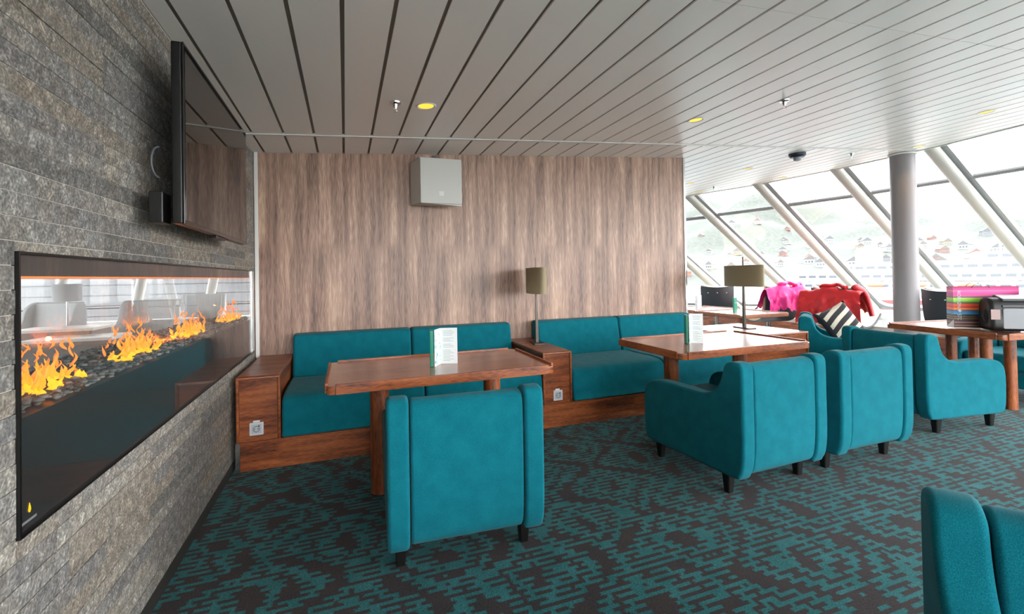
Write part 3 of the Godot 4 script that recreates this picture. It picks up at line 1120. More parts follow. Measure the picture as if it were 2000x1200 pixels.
# ------------------------------------------------------------------ armchairs
func make_chair(label: String) -> Node3D:
	var c := thing("armchair", label, "armchair", Vector3.ZERO, 0.0, "teal velvet armchairs")
	var side := smooth_line([Vector2(0.075, 0.112), Vector2(0.03, 0.135), Vector2(0.008, 0.2), Vector2(0.0, 0.32), Vector2(0.0, 0.5), Vector2(0.0, 0.66), Vector2(0.006, 0.715), Vector2(0.035, 0.735), Vector2(0.085, 0.733), Vector2(0.122, 0.71), Vector2(0.138, 0.655), Vector2(0.165, 0.595), Vector2(0.215, 0.548), Vector2(0.29, 0.525), Vector2(0.4, 0.522), Vector2(0.54, 0.524), Vector2(0.66, 0.518), Vector2(0.745, 0.498), Vector2(0.79, 0.455), Vector2(0.808, 0.38), Vector2(0.808, 0.27), Vector2(0.802, 0.17), Vector2(0.785, 0.12), Vector2(0.745, 0.103), Vector2(0.6, 0.105), Vector2(0.35, 0.108)], true, 3)
	for s in [-1, 1]:
		part(c, "side_panel", side_cut(side, -0.33 if s < 0 else 0.242, -0.242 if s < 0 else 0.33, 0.016), M.teal, 55)
	var back := smooth_line([Vector2(0.07, 0.125), Vector2(0.035, 0.145), Vector2(0.016, 0.2), Vector2(0.007, 0.32), Vector2(0.005, 0.5), Vector2(0.006, 0.65), Vector2(0.014, 0.7), Vector2(0.045, 0.722), Vector2(0.09, 0.718), Vector2(0.125, 0.69), Vector2(0.15, 0.6), Vector2(0.19, 0.42), Vector2(0.2, 0.25), Vector2(0.19, 0.14), Vector2(0.13, 0.125)], true, 3)
	part(c, "back_panel", side_cut(back, -0.2385, 0.2385, 0.014), M.teal, 55)
	part(c, "base", box_between(Vector3(-0.238, 0.125, -0.785), Vector3(0.238, 0.27, -0.16), 0.012), M.teal, 40)
	part(c, "seat_cushion", at_pos(box(0.474, 0.15, 0.63, 0.04, 4), 0, 0.272, -0.485), M.teal, 50)
	for x in [-0.275, 0.275]:
		for z in [-0.155, -0.705]:
			part(c, "leg", at_pos(taper(0.036, 0.056, 0.0, 0.125), x, 0, z), M.black_leg, 30)
	return c


func _armchairs() -> void:
	var c := make_chair("teal velvet armchair drawn up to the table with the open menu, beside the slate wall")
	c.position = Vector3(0.473, 0, -1.84)
	c.rotation_degrees.y = -3.0
	copy(c, Vector3(2.262, 0, -1.842), 2.0, "teal velvet armchair at the second table, with its S-shaped arm in view", "armchair")
	copy(c, Vector3(3.05, 0, -1.86), 0.0, "teal velvet armchair wedged between its neighbour and the chair turned to the windows", "armchair")
	copy(c, Vector3(3.975, 0, -2.413), -96.1, "teal velvet armchair facing the square table, holding a folded striped cushion", "armchair")
	copy(c, Vector3(4.744, 0, -3.698), -143.1, "teal velvet armchair behind the wide console with a striped cushion standing in it", "armchair")
	copy(c, Vector3(1.43, 0, -0.41), 127.0, "teal velvet armchair standing alone on the open carpet", "armchair")
	copy(c, Vector3(6.42, 0, -2.45), 90.0, "teal velvet armchair across the square table with its back to the windows", "armchair")
	# cushions
	var st := mat(Color.WHITE, 0.9)
	var im := Image.create(128, 128, false, Image.FORMAT_RGB8)
	for y in 128:
		for x in 128:
			var s := sin((x * 0.35 + y + sin(x * 0.03) * 4.0) * TAU / 30.0)
			im.set_pixel(x, y, Color(0.80, 0.77, 0.71) if s > 0.1 and x > 10 and x < 118 else Color(0.16, 0.16, 0.18))
	st.albedo_texture = tex(im)
	var cu := put(self, "striped_cushion", pillow(0.42, 0.15), st)
	var cy := Vector3(-0.30, 0.42, 0.85).normalized()
	var cx := Vector3(0.86, 0.42, 0.30)
	cx = (cx - cy * cx.dot(cy)).normalized()
	cu.transform = Transform3D(Basis(cx, cy, cx.cross(cy)), Vector3(4.985, 0.635, -3.40))
	meta(cu, "grey and cream striped cushion standing in the armchair behind the console", "cushion", "striped cushions")
	var cv := put(self, "striped_cushion", pillow(0.40, 0.10), st)
	cv.transform = Transform3D(Basis(Vector3.UP, deg_to_rad(80)) * Basis(Vector3.RIGHT, deg_to_rad(14)), Vector3(4.36, 0.50, -2.40))
	meta(cv, "grey and cream striped cushion lying in the armchair at the square table", "cushion", "striped cushions")


func pillow(w: float, h: float) -> Mesh:
	var n := 12
	var st := SurfaceTool.new()
	st.begin(Mesh.PRIMITIVE_TRIANGLES)
	for side in [1, -1]:
		for j in n:
			for i in n:
				var q := []
				for d in [Vector2i(0, 0), Vector2i(1, 0), Vector2i(1, 1), Vector2i(0, 1)]:
					var u := float(i + d.x) / n * 2 - 1
					var v := float(j + d.y) / n * 2 - 1
					var puff := pow(maxf(0.0, (1 - u * u) * (1 - v * v)), 0.45) * h / 2
					var pinch := 1.0 - 0.10 * (1 - u * u) * absf(v) - 0.0
					var pinch2 := 1.0 - 0.10 * (1 - v * v) * absf(u)
					q.append([Vector3(u * w / 2 * pinch2, puff * side, v * w / 2 * pinch), Vector2(u / 2 + 0.5, v / 2 + 0.5)])
				var order := [0, 1, 2, 0, 2, 3] if side > 0 else [0, 2, 1, 0, 3, 2]
				for k in order:
					st.set_uv(q[k][1])
					st.set_smooth_group(0)
					st.add_vertex(q[k][0])
	st.generate_normals()
	return st.commit()


# ------------------------------------------------------------------ table lamps
func _lamps() -> void:
	for l in [[Vector3(1.625, 0.602, -3.82), -11.0, "slim table lamp with oval shade on the console between the benches"], [Vector3(4.07, 0.602, -3.81), -6.0, "slim table lamp with oval shade on the wide console"]]:
		var t := thing("table_lamp", l[2], "lamp", l[0], l[1], "table lamps with oval shades")
		part(t, "foot", prism(round_rect(0.1, 0.235, 0.004, 2), 0.0, 0.012, 0.002), M.bronze, 30)
		var post := PackedVector3Array()
		var lo := Vector2(0.013, 0.016)
		var hi := Vector2(0.004, 0.006)
		var v := []
		for e in [[lo, 0.012], [hi, 0.775]]:
			for s in [Vector2(-1, -1), Vector2(1, -1), Vector2(1, 1), Vector2(-1, 1)]:
				v.append(Vector3(s.x * e[0].x, e[1], s.y * e[0].y))
		for i in 4:
			quad(post, v[i], v[(i + 1) % 4], v[4 + (i + 1) % 4], v[4 + i])
		quad(post, v[0], v[3], v[2], v[1])
		quad(post, v[4], v[5], v[6], v[7])
		part(t, "post", post, M.bronze, 0)
		var oval := circle(0.075, 48, 0.285)
		var inner := circle(0.071, 48, 0.281)
		var outside := PackedVector3Array()
		var inside := PackedVector3Array()
		for i in 48:
			var j := (i + 1) % 48
			var y0 := 0.452
			var y1 := 0.682
			quad(outside, Vector3(oval[j].x, y0, oval[j].y), Vector3(oval[i].x, y0, oval[i].y), Vector3(oval[i].x, y1, oval[i].y), Vector3(oval[j].x, y1, oval[j].y))
			quad(inside, Vector3(inner[i].x, y0, inner[i].y), Vector3(inner[j].x, y0, inner[j].y), Vector3(inner[j].x, y1, inner[j].y), Vector3(inner[i].x, y1, inner[i].y))
			for y in [y0, y1]:
				quad(outside, Vector3(oval[i].x, y, oval[i].y), Vector3(oval[j].x, y, oval[j].y), Vector3(inner[j].x, y, inner[j].y), Vector3(inner[i].x, y, inner[i].y))
		var sh := part(t, "shade", outside, M.shade, 40, "oval grey-brown fabric shade")
		put(sh, "lining", mesh_of(inside, 40, false), M.shade_in)
		part(t, "shade_bar", box_between(Vector3(-0.004, 0.655, -0.28), Vector3(0.004, 0.663, 0.28)), M.bronze, 0)


# ------------------------------------------------------------------ menus, speaker, ceiling fittings
func printed(seed_: int, teal_print: bool) -> StandardMaterial3D:
	var g := RandomNumberGenerator.new()
	g.seed = seed_
	var im := Image.create(96, 192, false, Image.FORMAT_RGB8)
	im.fill(Color(0.84, 0.86, 0.86))
	if teal_print:
		for i in 40:
			im.fill_rect(Rect2i(g.randi_range(0, 90), g.randi_range(0, 185), g.randi_range(4, 24), g.randi_range(3, 14)), Color(0.25, 0.62, 0.60).lerp(Color(0.7, 0.85, 0.83), g.randf()))
	else:
		for y in range(14, 180, 8):
			if g.randf() < 0.88:
				im.fill_rect(Rect2i(14, y, g.randi_range(40, 66), 2), Color(0.55, 0.62, 0.63))
	var m := mat(Color.WHITE, 0.5)
	m.albedo_texture = tex(im)
	return m


func leaf(w: float, h: float) -> Mesh:
	var st := SurfaceTool.new()
	st.begin(Mesh.PRIMITIVE_TRIANGLES)
	var e := 0.0012
	for s in [1, -1]:
		var q := [[Vector3(0, 0, e * s), Vector2(0, 1)], [Vector3(0, h, e * s), Vector2(0, 0)], [Vector3(w, h, e * s), Vector2(1, 0)], [Vector3(w, 0, e * s), Vector2(1, 1)]]
		for k in ([0, 1, 2, 0, 2, 3] if s > 0 else [0, 2, 1, 0, 3, 2]):
			st.set_uv(q[k][1])
			st.set_normal(Vector3(0, 0, s))
			st.add_vertex(q[k][0])
	return st.commit()


func folded_menu(at: Vector3, turn: float, label: String, h: float, w: float) -> void:
	var t := thing("menu_card", label, "menu", at, turn)
	put(t, "leaf", leaf(w, h), printed(3, false), Transform3D(Basis(Vector3.UP, deg_to_rad(-22)), Vector3(0, 0.001, 0)), "printed white page")
	put(t, "leaf", leaf(w, h), printed(4, true), Transform3D(Basis(Vector3.UP, deg_to_rad(-126)), Vector3(0, 0.001, 0)), "page with teal print")


func green_holder(at: Vector3, turn: float, label: String, h: float, w: float) -> void:
	var t := thing("menu_holder", label, "menu", at, turn)
	part(t, "cover", at_pos(box(w, h, 0.02, 0.003), 0, 0.001, 0), M.green, 30)
	part(t, "printed_line", box_between(Vector3(-w * 0.3, h * 0.62, 0.0099), Vector3(w * 0.3, h * 0.64, 0.0106)), M.paper, 0)


func _small_things() -> void:
	folded_menu(Vector3(0.535, 0.694, -2.74), 4.0, "open folded white menu on the table beside the slate wall", 0.215, 0.10)
	green_holder(Vector3(0.474, 0.694, -2.70), 80.0, "green menu holder standing against the open white menu", 0.21, 0.075)
	folded_menu(Vector3(2.425, 0.694, -2.76), -14.0, "open folded menu on the table between two armchairs and the end bench", 0.215, 0.085)
	green_holder(Vector3(2.375, 0.694, -2.75), 62.0, "green menu holder on the table at the end bench", 0.21, 0.075)
	green_holder(Vector3(5.27, 0.634, -5.09), 25.0, "green menu holder on the table behind the wide console", 0.21, 0.12)
	folded_menu(Vector3(5.30, 0.634, -5.92), 10.0, "folded menu on the farthest teak table", 0.21, 0.11)
	# loudspeaker
	var s := thing("loudspeaker", "pale grey wedge loudspeaker mounted high on the panelled wall", "loudspeaker", Vector3(0.79, 1.85, WALL_Z))
	var v := []
	for e in [[0.2, 0.0], [0.185, 0.195]]:
		pass
	var body := PackedVector3Array()
	var fr := [Vector3(-0.165, 0.02, 0.2), Vector3(0.205, 0.0, 0.2), Vector3(0.205, 0.42, 0.2), Vector3(-0.165, 0.42, 0.2)]
	var bk := [Vector3(-0.225, 0.02, 0.03), Vector3(0.14, 0.02, 0.03), Vector3(0.14, 0.40, 0.03), Vector3(-0.225, 0.40, 0.03)]
	for i in 4:
		fr[i] = fr[i] * Vector3(1, 1, 1)
		quad(body, bk[i], bk[(i + 1) % 4], fr[(i + 1) % 4], fr[i])
	quad(body, fr[0], fr[1], fr[2], fr[3])
	quad(body, bk[3], bk[2], bk[1], bk[0])
	part(s, "cabinet", body, M.speaker, 0)
	part(s, "grille", at_pos(moved(prism(round_rect(0.37, 0.40, 0.012, 3), 0.0, 0.014, 0.005), Transform3D(Basis(Vector3.RIGHT, PI / 2), Vector3.ZERO)), 0.02, 0.215, 0.2), M.speaker, 30)
	part(s, "badge", box_between(Vector3(0.0, 0.085, 0.213), Vector3(0.04, 0.125, 0.216)), M.white, 0, "small square badge")
	part(s, "bracket", box_between(Vector3(-0.03, 0.405, 0.02), Vector3(0.0, 0.47, 0.08)), M.gasket, 0)
	part(s, "bracket", box_between(Vector3(-0.06, 0.1, 0.0), Vector3(0.02, 0.3, 0.05)), M.gasket, 0)
	part(s, "cable", tube([Vector3(0.19, 0.03, 0.12), Vector3(0.225, 0.06, 0.1), Vector3(0.22, 0.12, 0.06), Vector3(0.18, 0.16, 0.02)], 0.007, 8), M.black, 60)
	# recessed downlights
	var lamp := mat(Color(1.0, 0.75, 0.2), 0.5)
	lamp.emission_enabled = true
	lamp.emission = Color(1.0, 0.76, 0.24)
	lamp.emission_energy_multiplier = 0.075
	var spots := [[0.509, -2.969, "above the table beside the slate wall"], [2.717, -2.982, "above the table at the end bench"], [5.546, -2.421, "above the square table with the bags"], [6.592, -3.505, "at the ceiling edge beside the pillar"], [5.173, -4.72, "over the table behind the wide console"], [6.6, -5.358, "at the ceiling edge over the draped jackets"], [5.102, -5.751, "over the farthest teak table"], [6.048, -6.601, "at the ceiling edge beyond the panelled wall"]]
	for p in spots:
		var d := thing("downlight", "small round recessed downlight glowing yellow " + p[2], "downlight", Vector3(p[0], ceil_y(p[0]), p[1]), 0.0, "recessed downlights")
		d.rotation.z = atan(0.0616)
		part(d, "ring", lathe([Vector2(0.048, 0.0), Vector2(0.058, -0.006), Vector2(0.068, 0.0), Vector2(0.058, 0.004), Vector2(0.048, 0.0)], 32), M.trim_white, 60)
		part(d, "lamp_lens", cyl(0.049, -0.002, 0.012, 32), lamp, 30, "glowing yellow lens")
		var l := SpotLight3D.new()
		l.name = "beam"
		l.light_color = Color(1.0, 0.74, 0.36)
		l.light_energy = 0.02
		l.spot_angle = 55.0
		l.spot_range = 14.0
		l.light_size = 0.045
		l.shadow_enabled = true
		d.add_child(l)
		l.position = Vector3(0, -0.012, 0)
		l.rotation.x = -PI / 2
	for p in [[0.31, -2.933, "beside the downlight nearest the slate wall"], [3.102, -2.49, "in the middle of the strip ceiling"], [5.972, -3.89, "close to the pillar"], [5.907, -6.099, "beyond the end of the panelled wall"]]:
		var d := thing("sprinkler", "chrome fire sprinkler head on the ceiling " + p[2], "sprinkler", Vector3(p[0], ceil_y(p[0]), p[1]), 0.0, "ceiling sprinklers")
		part(d, "rosette", lathe([Vector2(0, 0.004), Vector2(0.036, 0.0), Vector2(0.034, -0.008), Vector2(0.016, -0.012), Vector2(0, -0.012)], 24), M.chrome, 60)
		part(d, "body", lathe([Vector2(0, -0.012), Vector2(0.016, -0.014), Vector2(0.012, -0.03), Vector2(0.008, -0.036), Vector2(0.008, -0.05), Vector2(0, -0.05)], 16), M.chrome, 40)
		part(d, "deflector", at_pos(cyl(0.013, 0, 0.003, 16), 0, -0.062, 0), M.chrome, 30)
		part(d, "arm", tube([Vector3(0.008, -0.036, 0), Vector3(0.011, -0.05, 0), Vector3(0.004, -0.06, 0)], 0.002, 6), M.chrome, 60)
		part(d, "arm", tube([Vector3(-0.008, -0.036, 0), Vector3(-0.011, -0.05, 0), Vector3(-0.004, -0.06, 0)], 0.002, 6), M.chrome, 60)
	var sd := thing("smoke_detector", "dark blue smoke detector on the ceiling", "detector", Vector3(5.092, ceil_y(5.092), -3.937))
	part(sd, "base", lathe([Vector2(0, 0.004), Vector2(0.09, 0.004), Vector2(0.09, -0.03), Vector2(0.07, -0.05), Vector2(0, -0.05)], 28), mat(Color(0.14, 0.17, 0.24), 0.4), 40)
	part(sd, "sensor", lathe([Vector2(0, -0.05), Vector2(0.042, -0.05), Vector2(0.038, -0.085), Vector2(0, -0.095)], 24), M.frame_grey, 50)


# ------------------------------------------------------------------ recliners, jackets and bags by the windows
func recliner(label: String, at: Vector3, turn: float) -> Node3D:
	var t := thing("recliner", label, "chair", at, turn, "black shell recliners by the windows")
	var line := smooth_line([Vector2(-0.03, 0.93), Vector2(0.02, 0.75), Vector2(0.09, 0.57), Vector2(0.20, 0.44), Vector2(0.36, 0.375), Vector2(0.54, 0.365), Vector2(0.70, 0.40), Vector2(0.84, 0.48), Vector2(0.90, 0.53)], false, 4)
	var band := func(a: float, b: float) -> Array:
		var p := []
		var q := []
		for i in line.size():
			var d: Vector2 = (line[mini(i + 1, line.size() - 1)] - line[maxi(i - 1, 0)]).normalized()
			var n := Vector2(-d.y, d.x)
			p.append(line[i] + n * a)
			q.append(line[i] + n * b)
		q.reverse()
		return p + q
	part(t, "shell", bent_cut(band.call(-0.025, 0.0), 0.29, 8, 0.10, 0.03, 0.93), M.soft_black, 40, "black moulded shell")
	part(t, "pad", bent_cut(band.call(0.001, 0.07), 0.275, 8, 0.10, 0.04, 0.93), M.cream, 50, "cream padded upholstery")
	part(t, "post", at_pos(cyl(0.035, 0.03, 0.37, 16), 0, 0, -0.45), M.chrome, 40)
	part(t, "foot", at_pos(lathe([Vector2(0, 0), Vector2(0.27, 0), Vector2(0.27, 0.012), Vector2(0.06, 0.035), Vector2(0, 0.035)], 28), 0, 0, -0.45), M.chrome, 40)
	for x in [-0.16, 0.0, 0.16]:
		part(t, "stud", at_pos(lathe([Vector2(0, -0.012), Vector2(0.012, -0.004), Vector2(0.012, 0.004), Vector2(0, 0.012)], 10), x, 0.82, 0.028 - 0.065 * pow(x / 0.28, 2.0)), M.chrome, 60, "bright metal stud")
	return t


func jacket(called: String, label: String, at: Vector3, turn: float, m: Material, w: float, drop_front: float, drop_back: float, flare_front: float, flare_back: float, s: int) -> Node3D:
	# cloth laid over a chair back: u runs along the back, v over it
	var t := thing(called, label, "jacket", at, turn)
	var nz := FastNoiseLite.new()
	nz.seed = s
	nz.frequency = 3.2
	var nu := 36
	var nv := 36
	var p := []
	for j in nv + 1:
		var row := []
		for i in nu + 1:
			var u := (float(i) / nu - 0.5) * 2.0
			var v := float(j) / nv
			var over := lerpf(-drop_back, drop_front, v)
			var r := 0.075
			var y := 0.0
			var z := 0.0
			var spread := 0.0
			if absf(over) < r * 1.5:
				var a := over / (r * 1.5) * PI / 2
				y = r * cos(a) - r
				z = -r * sin(a)
			else:
				var k := absf(over) - r * 1.5
				y = -r - k
				z = -signf(over) * (r + k * (flare_front if over > 0 else flare_back))
				y = -r - k * (1.0 - 0.35 * (flare_front if over > 0 else flare_back))
				spread = k
			var ripple := sin(u * 9.0 + s + sin(v * 5.0) * 1.3) * 0.5 + sin(u * 17.0 + s * 2.0 + v * 3.0) * 0.3
			var nn := nz.get_noise_3d(u * 0.5, v, s)
			z += (-signf(over) * (0.03 + ripple * 0.035 + nn * 0.05)) * smoothstep(0.0, 0.15, spread)
			y += nn * 0.06 + absf(u) * absf(u) * -0.07 + 0.02 * sin(u * 7.0 + s)
			var x := u * w / 2 * (1.0 + spread * 0.22 + 0.05 * nn)
			if absf(over) > 0.1:
				y += nz.get_noise_2d(u * 1.5 + 9.0, s) * 0.10 * spread / 0.4
			row.append(Vector3(x, y, z))
		p.append(row)
	var tri_ := PackedVector3Array()
	for j in nv:
		for i in nu:
			quad(tri_, p[j][i], p[j + 1][i], p[j + 1][i + 1], p[j][i + 1])
	put(t, "cloth", mesh_of(tri_, 70, false), m)
	# one sleeve hanging at the end
	var sl := []
	for i in 9:
		var v := i / 8.0
		sl.append(Vector3(w / 2 * (0.72 + 0.42 * v), 0.015 - 0.42 * v * v - 0.02 * sin(v * 9.0), -0.06 - 0.10 * v + 0.02 * sin(v * 7.0)))
	part(t, "sleeve", tube(sl, 0.075, 14, 0.055, 0.6), m, 70)
	var hood := []
	for i in 9:
		var v := i / 8.0
		hood.append(Vector3(-w * 0.16 + w * 0.42 * v, 0.0 + 0.03 * sin(v * PI) + 0.01 * sin(v * 12.0), -0.02 + 0.03 * sin(v * 8.0)))
	part(t, "collar", tube(hood, 0.045, 12, 0.04, 0.7), m, 70)
	return t


func _window_corner() -> void:
	recliner("black shell recliner with three bright studs, its bare back to the panelled wall", Vector3(6.63, 0, -6.82), -42.0)
	recliner("black shell recliner under the pink jacket", Vector3(6.77, 0, -5.50), -15.0)
	recliner("black shell recliner under the red jacket, cream seat towards the window", Vector3(6.76, 0, -4.75), -78.0)
	recliner("black shell recliner behind the striped shopping bag by the pillar", Vector3(6.98, 0, -3.47), -90.0)
	var pink := mat(Color(0.82, 0.08, 0.47), 0.6)
	var red := mat(Color(0.70, 0.035, 0.095), 0.6)
	jacket("pink_jacket", "bright pink jacket draped over a black recliner back", Vector3(6.77, 0.985, -5.50), -15.0, pink, 0.74, 0.42, 0.44, 0.4, 0.16, 3)
	jacket("red_jacket", "red jacket draped over a recliner back beside the pink jacket", Vector3(6.76, 0.965, -4.75), -78.0, red, 0.80, 0.42, 0.56, 0.4, 0.16, 8)
	# striped paper shopping bag
	var face := rad_to_deg(atan2(-0.64, 0.77))
	var bag := thing("shopping_bag", "striped paper shopping bag with white lettering on the square table", "bag", Vector3(5.085, 0.702, -2.285), face)
	var im := Image.create(8, 256, false, Image.FORMAT_RGB8)
	var bands := [[0, "b0215f"], [10, "e0308c"], [22, "f0709a"], [30, "e64aa8"], [40, "d83a8f"], [52, "e0508a"], [58, "8a5a78"], [66, "5c4a58"], [70, "e8d84a"], [74, "8fd04a"], [90, "6ab038"], [98, "3c4a30"], [104, "e65030"], [120, "d83c28"], [132, "f09040"], [140, "e06030"], [146, "284a78"], [150, "3a86b8"], [164, "58b0d0"], [168, "205880"], [176, "3a2a2a"], [184, "c08858"], [187, "3c2830"], [196, "a0b048"], [199, "3a2438"], [212, "583048"], [218, "d8a868"], [221, "482a3a"], [236, "c0986a"], [239, "40262e"], [250, "c8b090"]]
	for i in bands.size():
		var y1: int = bands[i + 1][0] if i + 1 < bands.size() else 256
		im.fill_rect(Rect2i(0, bands[i][0], 8, y1 - bands[i][0]), Color(bands[i][1]))
	var bm := mat(Color.WHITE, 0.5)
	bm.albedo_texture = tex(im)
	var bw := 0.43
	var bd := 0.12
	var bh := 0.355
	var shell := PackedVector3Array()
	var st := SurfaceTool.new()
	st.begin(Mesh.PRIMITIVE_TRIANGLES)
	var base := [Vector3(-bw / 2, 0, bd / 2), Vector3(bw / 2, 0, bd / 2), Vector3(bw / 2, 0, -bd / 2), Vector3(-bw / 2, 0, -bd / 2)]
	var head := [Vector3(-bw / 2, bh, bd / 2 - 0.01), Vector3(bw / 2, bh, bd / 2 - 0.01), Vector3(bw / 2, bh, -bd / 2 + 0.01), Vector3(-bw / 2, bh, -bd / 2 + 0.01)]
	for i in 4:
		var j := (i + 1) % 4
		var q := [[base[i], 1.0], [head[i], 0.0], [head[j], 0.0], [base[j], 1.0]]
		for k in [0, 1, 2, 0, 2, 3]:
			st.set_uv(Vector2(0.5, q[k][1]))
			st.set_smooth_group(-1)
			st.add_vertex(q[k][0])
	st.generate_normals()
	put(bag, "paper", st.commit(), bm)
	part(bag, "bottom_board", box_between(Vector3(-bw / 2 + 0.003, 0, -bd / 2 + 0.003), Vector3(bw / 2 - 0.003, 0.004, bd / 2 - 0.003)), M.paper, 0)
	var fold := PackedVector3Array()
	quad(fold, Vector3(-bw / 2 - 0.002, 0.004, bd / 2 - 0.002), Vector3(-bw / 2 - 0.002, 0.075, bd / 2 - 0.004), Vector3(-bw / 2 - 0.002, 0.006, -bd / 2 + 0.004), Vector3(-bw / 2 - 0.002, 0.004, -bd / 2 + 0.004))
	put(bag, "gusset_fold", mesh_of(fold, 0, false), M.paper, Transform3D.IDENTITY, "pale folded corner of the bag")
	var tm := TextMesh.new()
	tm.text = "NORRØNA   STORE"
	var sf := SystemFont.new()
	sf.font_names = PackedStringArray(["Droid Sans"])
	tm.font = sf
	tm.font_size = 32
	tm.depth = 0.02
	tm.pixel_size = 0.00112
	var lt := put(bag, "lettering", tm, M.paper, Transform3D(Basis(Vector3.BACK, -PI / 2) * Basis.from_scale(Vector3(1, 0.9, 0.05)), Vector3(-bw / 2 + 0.035, bh * 0.48, bd / 2 - 0.0025)), "white lettering down the bag")
	lt.rotate_object_local(Vector3.RIGHT, 0.0)
	part(bag, "emblem", at_pos(moved(prism(PackedVector2Array([Vector2(0, 0.016), Vector2(0.012, 0), Vector2(0, -0.016), Vector2(-0.012, 0), Vector2(0, 0.009), Vector2(0.006, 0), Vector2(0, -0.009), Vector2(-0.006, 0)]).slice(0, 4), 0, 0.001), Transform3D(Basis(Vector3.RIGHT, PI / 2), Vector3.ZERO)), -bw / 2 + 0.04, bh * 0.42, bd / 2 - 0.003), M.paper, 0, "small white diamond emblem")
	for z in [bd / 2 - 0.012, -bd / 2 + 0.012]:
		var h := []
		for i in 13:
			var a := PI * i / 12.0
			h.append(Vector3(-0.03 - cos(a) * 0.06, bh - 0.02 + sin(a) * 0.05, z + sin(a) * 0.01))
		part(bag, "handle", tube(h, 0.0025, 6), M.gasket, 60, "thin cord handle")
	# duffel
	var duf := thing("duffel_bag", "black and grey duffel bag on the square table", "bag", Vector3(5.112, 0.704, -2.032), face)
	var dark := mat(Color(0.05, 0.05, 0.055), 0.5)
	var grey := mat(Color(0.50, 0.51, 0.53), 0.35)
	var prof := smooth_line([Vector2(0.0, 0.015), Vector2(0.0, 0.14), Vector2(0.015, 0.225), Vector2(0.06, 0.262), Vector2(0.13, 0.262), Vector2(0.17, 0.225), Vector2(0.185, 0.1), Vector2(0.18, 0.012), Vector2(0.09, 0.002)], true, 4)
	part(duf, "body", at_pos(side_cut(prof, -0.26, 0.26, 0.03, 4), 0, 0, 0.0925), dark, 60)
	part(duf, "front_pocket", at_pos(prism(round_rect(0.44, 0.165, 0.015, 3), 0.0, 0.014, 0.006), 0, 0, 0), grey, 40, "light grey front pocket").transform = Transform3D(Basis(Vector3.RIGHT, PI / 2), Vector3(0.03, 0.102, 0.086))
	part(duf, "pocket_band", box_between(Vector3(-0.19, 0.188, 0.072), Vector3(0.25, 0.21, 0.094), 0.006), mat(Color(0.3, 0.3, 0.31), 0.45), 40)
	part(duf, "top_flap", at_pos(moved(box(0.42, 0.022, 0.13, 0.01, 3), Transform3D(Basis(Vector3.RIGHT, 0.25), Vector3.ZERO)), 0.03, 0.252, 0.01), mat(Color(0.36, 0.36, 0.37), 0.4), 50)
	part(duf, "reflector", at_pos(moved(box(0.07, 0.004, 0.1, 0.001), Transform3D(Basis(Vector3.RIGHT, 0.25), Vector3.ZERO)), 0.05, 0.274, 0.01), M.cream, 30)
	var strap := []
	for i in 15:
		var v := i / 14.0
		strap.append(Vector3(0.02 + 0.24 * v, 0.27 + 0.07 * sin(v * PI) + 0.01 * sin(v * 14.0), -0.02 + 0.05 * v))
	part(duf, "shoulder_strap", tube(strap, 0.03, 10, 0.025, 0.5), dark, 70)
	part(duf, "grab_loop", tube([Vector3(-0.262, 0.17, 0.02), Vector3(-0.285, 0.12, 0.03), Vector3(-0.262, 0.06, 0.03)], 0.006, 8), dark, 60)
	part(duf, "luggage_tag", box_between(Vector3(-0.262, 0.095, 0.094), Vector3(-0.205, 0.175, 0.098)), mat(Color(0.66, 0.56, 0.55), 0.6), 0, "pale luggage tag")


# ------------------------------------------------------------------ the lounge seen through the fireplace
func _port_lounge() -> void:
	var spots := [[Vector3(-3.75, 0, -8.1), 160.0, "pale wing chair seen through the fireplace behind a table lamp"], [Vector3(-2.58, 0, -7.9), 178.0, "pale wing chair seen through the middle of the fireplace"], [Vector3(-2.62, 0, -10.6), 185.0, "pale wing chair seen through the fireplace close to its bow windows"]]
	for s in spots:
		var t := thing("wing_chair", s[2], "chair", s[0], s[1], "wing chairs beyond the fireplace")
		part(t, "back", moved(side_cut([Vector2(0.0, 0.35), Vector2(-0.08, 0.93), Vector2(-0.05, 0.96), Vector2(0.0, 0.94), Vector2(0.09, 0.38)], -0.34, 0.34, 0.02), Transform3D.IDENTITY), M.grey_cloth, 40)
		for x in [-0.36, 0.29]:
			part(t, "wing", side_cut(smooth_line([Vector2(-0.06, 0.92), Vector2(0.1, 0.88), Vector2(0.2, 0.66), Vector2(0.55, 0.55), Vector2(0.6, 0.40), Vector2(0.0, 0.36)], true, 3), x, x + 0.07, 0.02), M.grey_cloth, 50)
		part(t, "seat", at_pos(box(0.6, 0.14, 0.6, 0.04, 3), 0, 0.33, -0.32), M.cream, 50)
		for x in [-0.26, 0.26]:
			for z in [-0.06, -0.56]:
				part(t, "leg", at_pos(taper(0.03, 0.04, 0, 0.37), x, 0, z), M.black_leg, 30)
	for c in [[Vector3(-3.0, 0, -6.6), 0.72, "pale cabinet seen through the fireplace next to the lamp"], [Vector3(-2.62, 0, -6.05), 0.66, "low pale cabinet seen through the fireplace"]]:
		var t := thing("cabinet", c[2], "cabinet", c[0])
		part(t, "body", box(0.7, c[1] - 0.03, 0.45), mat(Color(0.50, 0.44, 0.40), 0.6), 0)
		part(t, "top", at_pos(box(0.74, 0.03, 0.48, 0.004), 0, c[1] - 0.03, 0), M.white, 30)
	var l := thing("floor_lamp", "floor lamp with drum shade seen through the fireplace", "lamp", Vector3(-3.32, 0, -7.4))
	part(l, "foot", cyl(0.13, 0, 0.02, 24), M.steel, 30)
	part(l, "pole", cyl(0.012, 0.02, 1.2, 12), M.steel, 40)
	part(l, "shade", at_pos(lathe([Vector2(0.138, 0), Vector2(0.14, 0), Vector2(0.14, 0.22), Vector2(0.138, 0.22), Vector2(0.138, 0)], 32), 0, 0.99, 0), M.grey_cloth, 40)


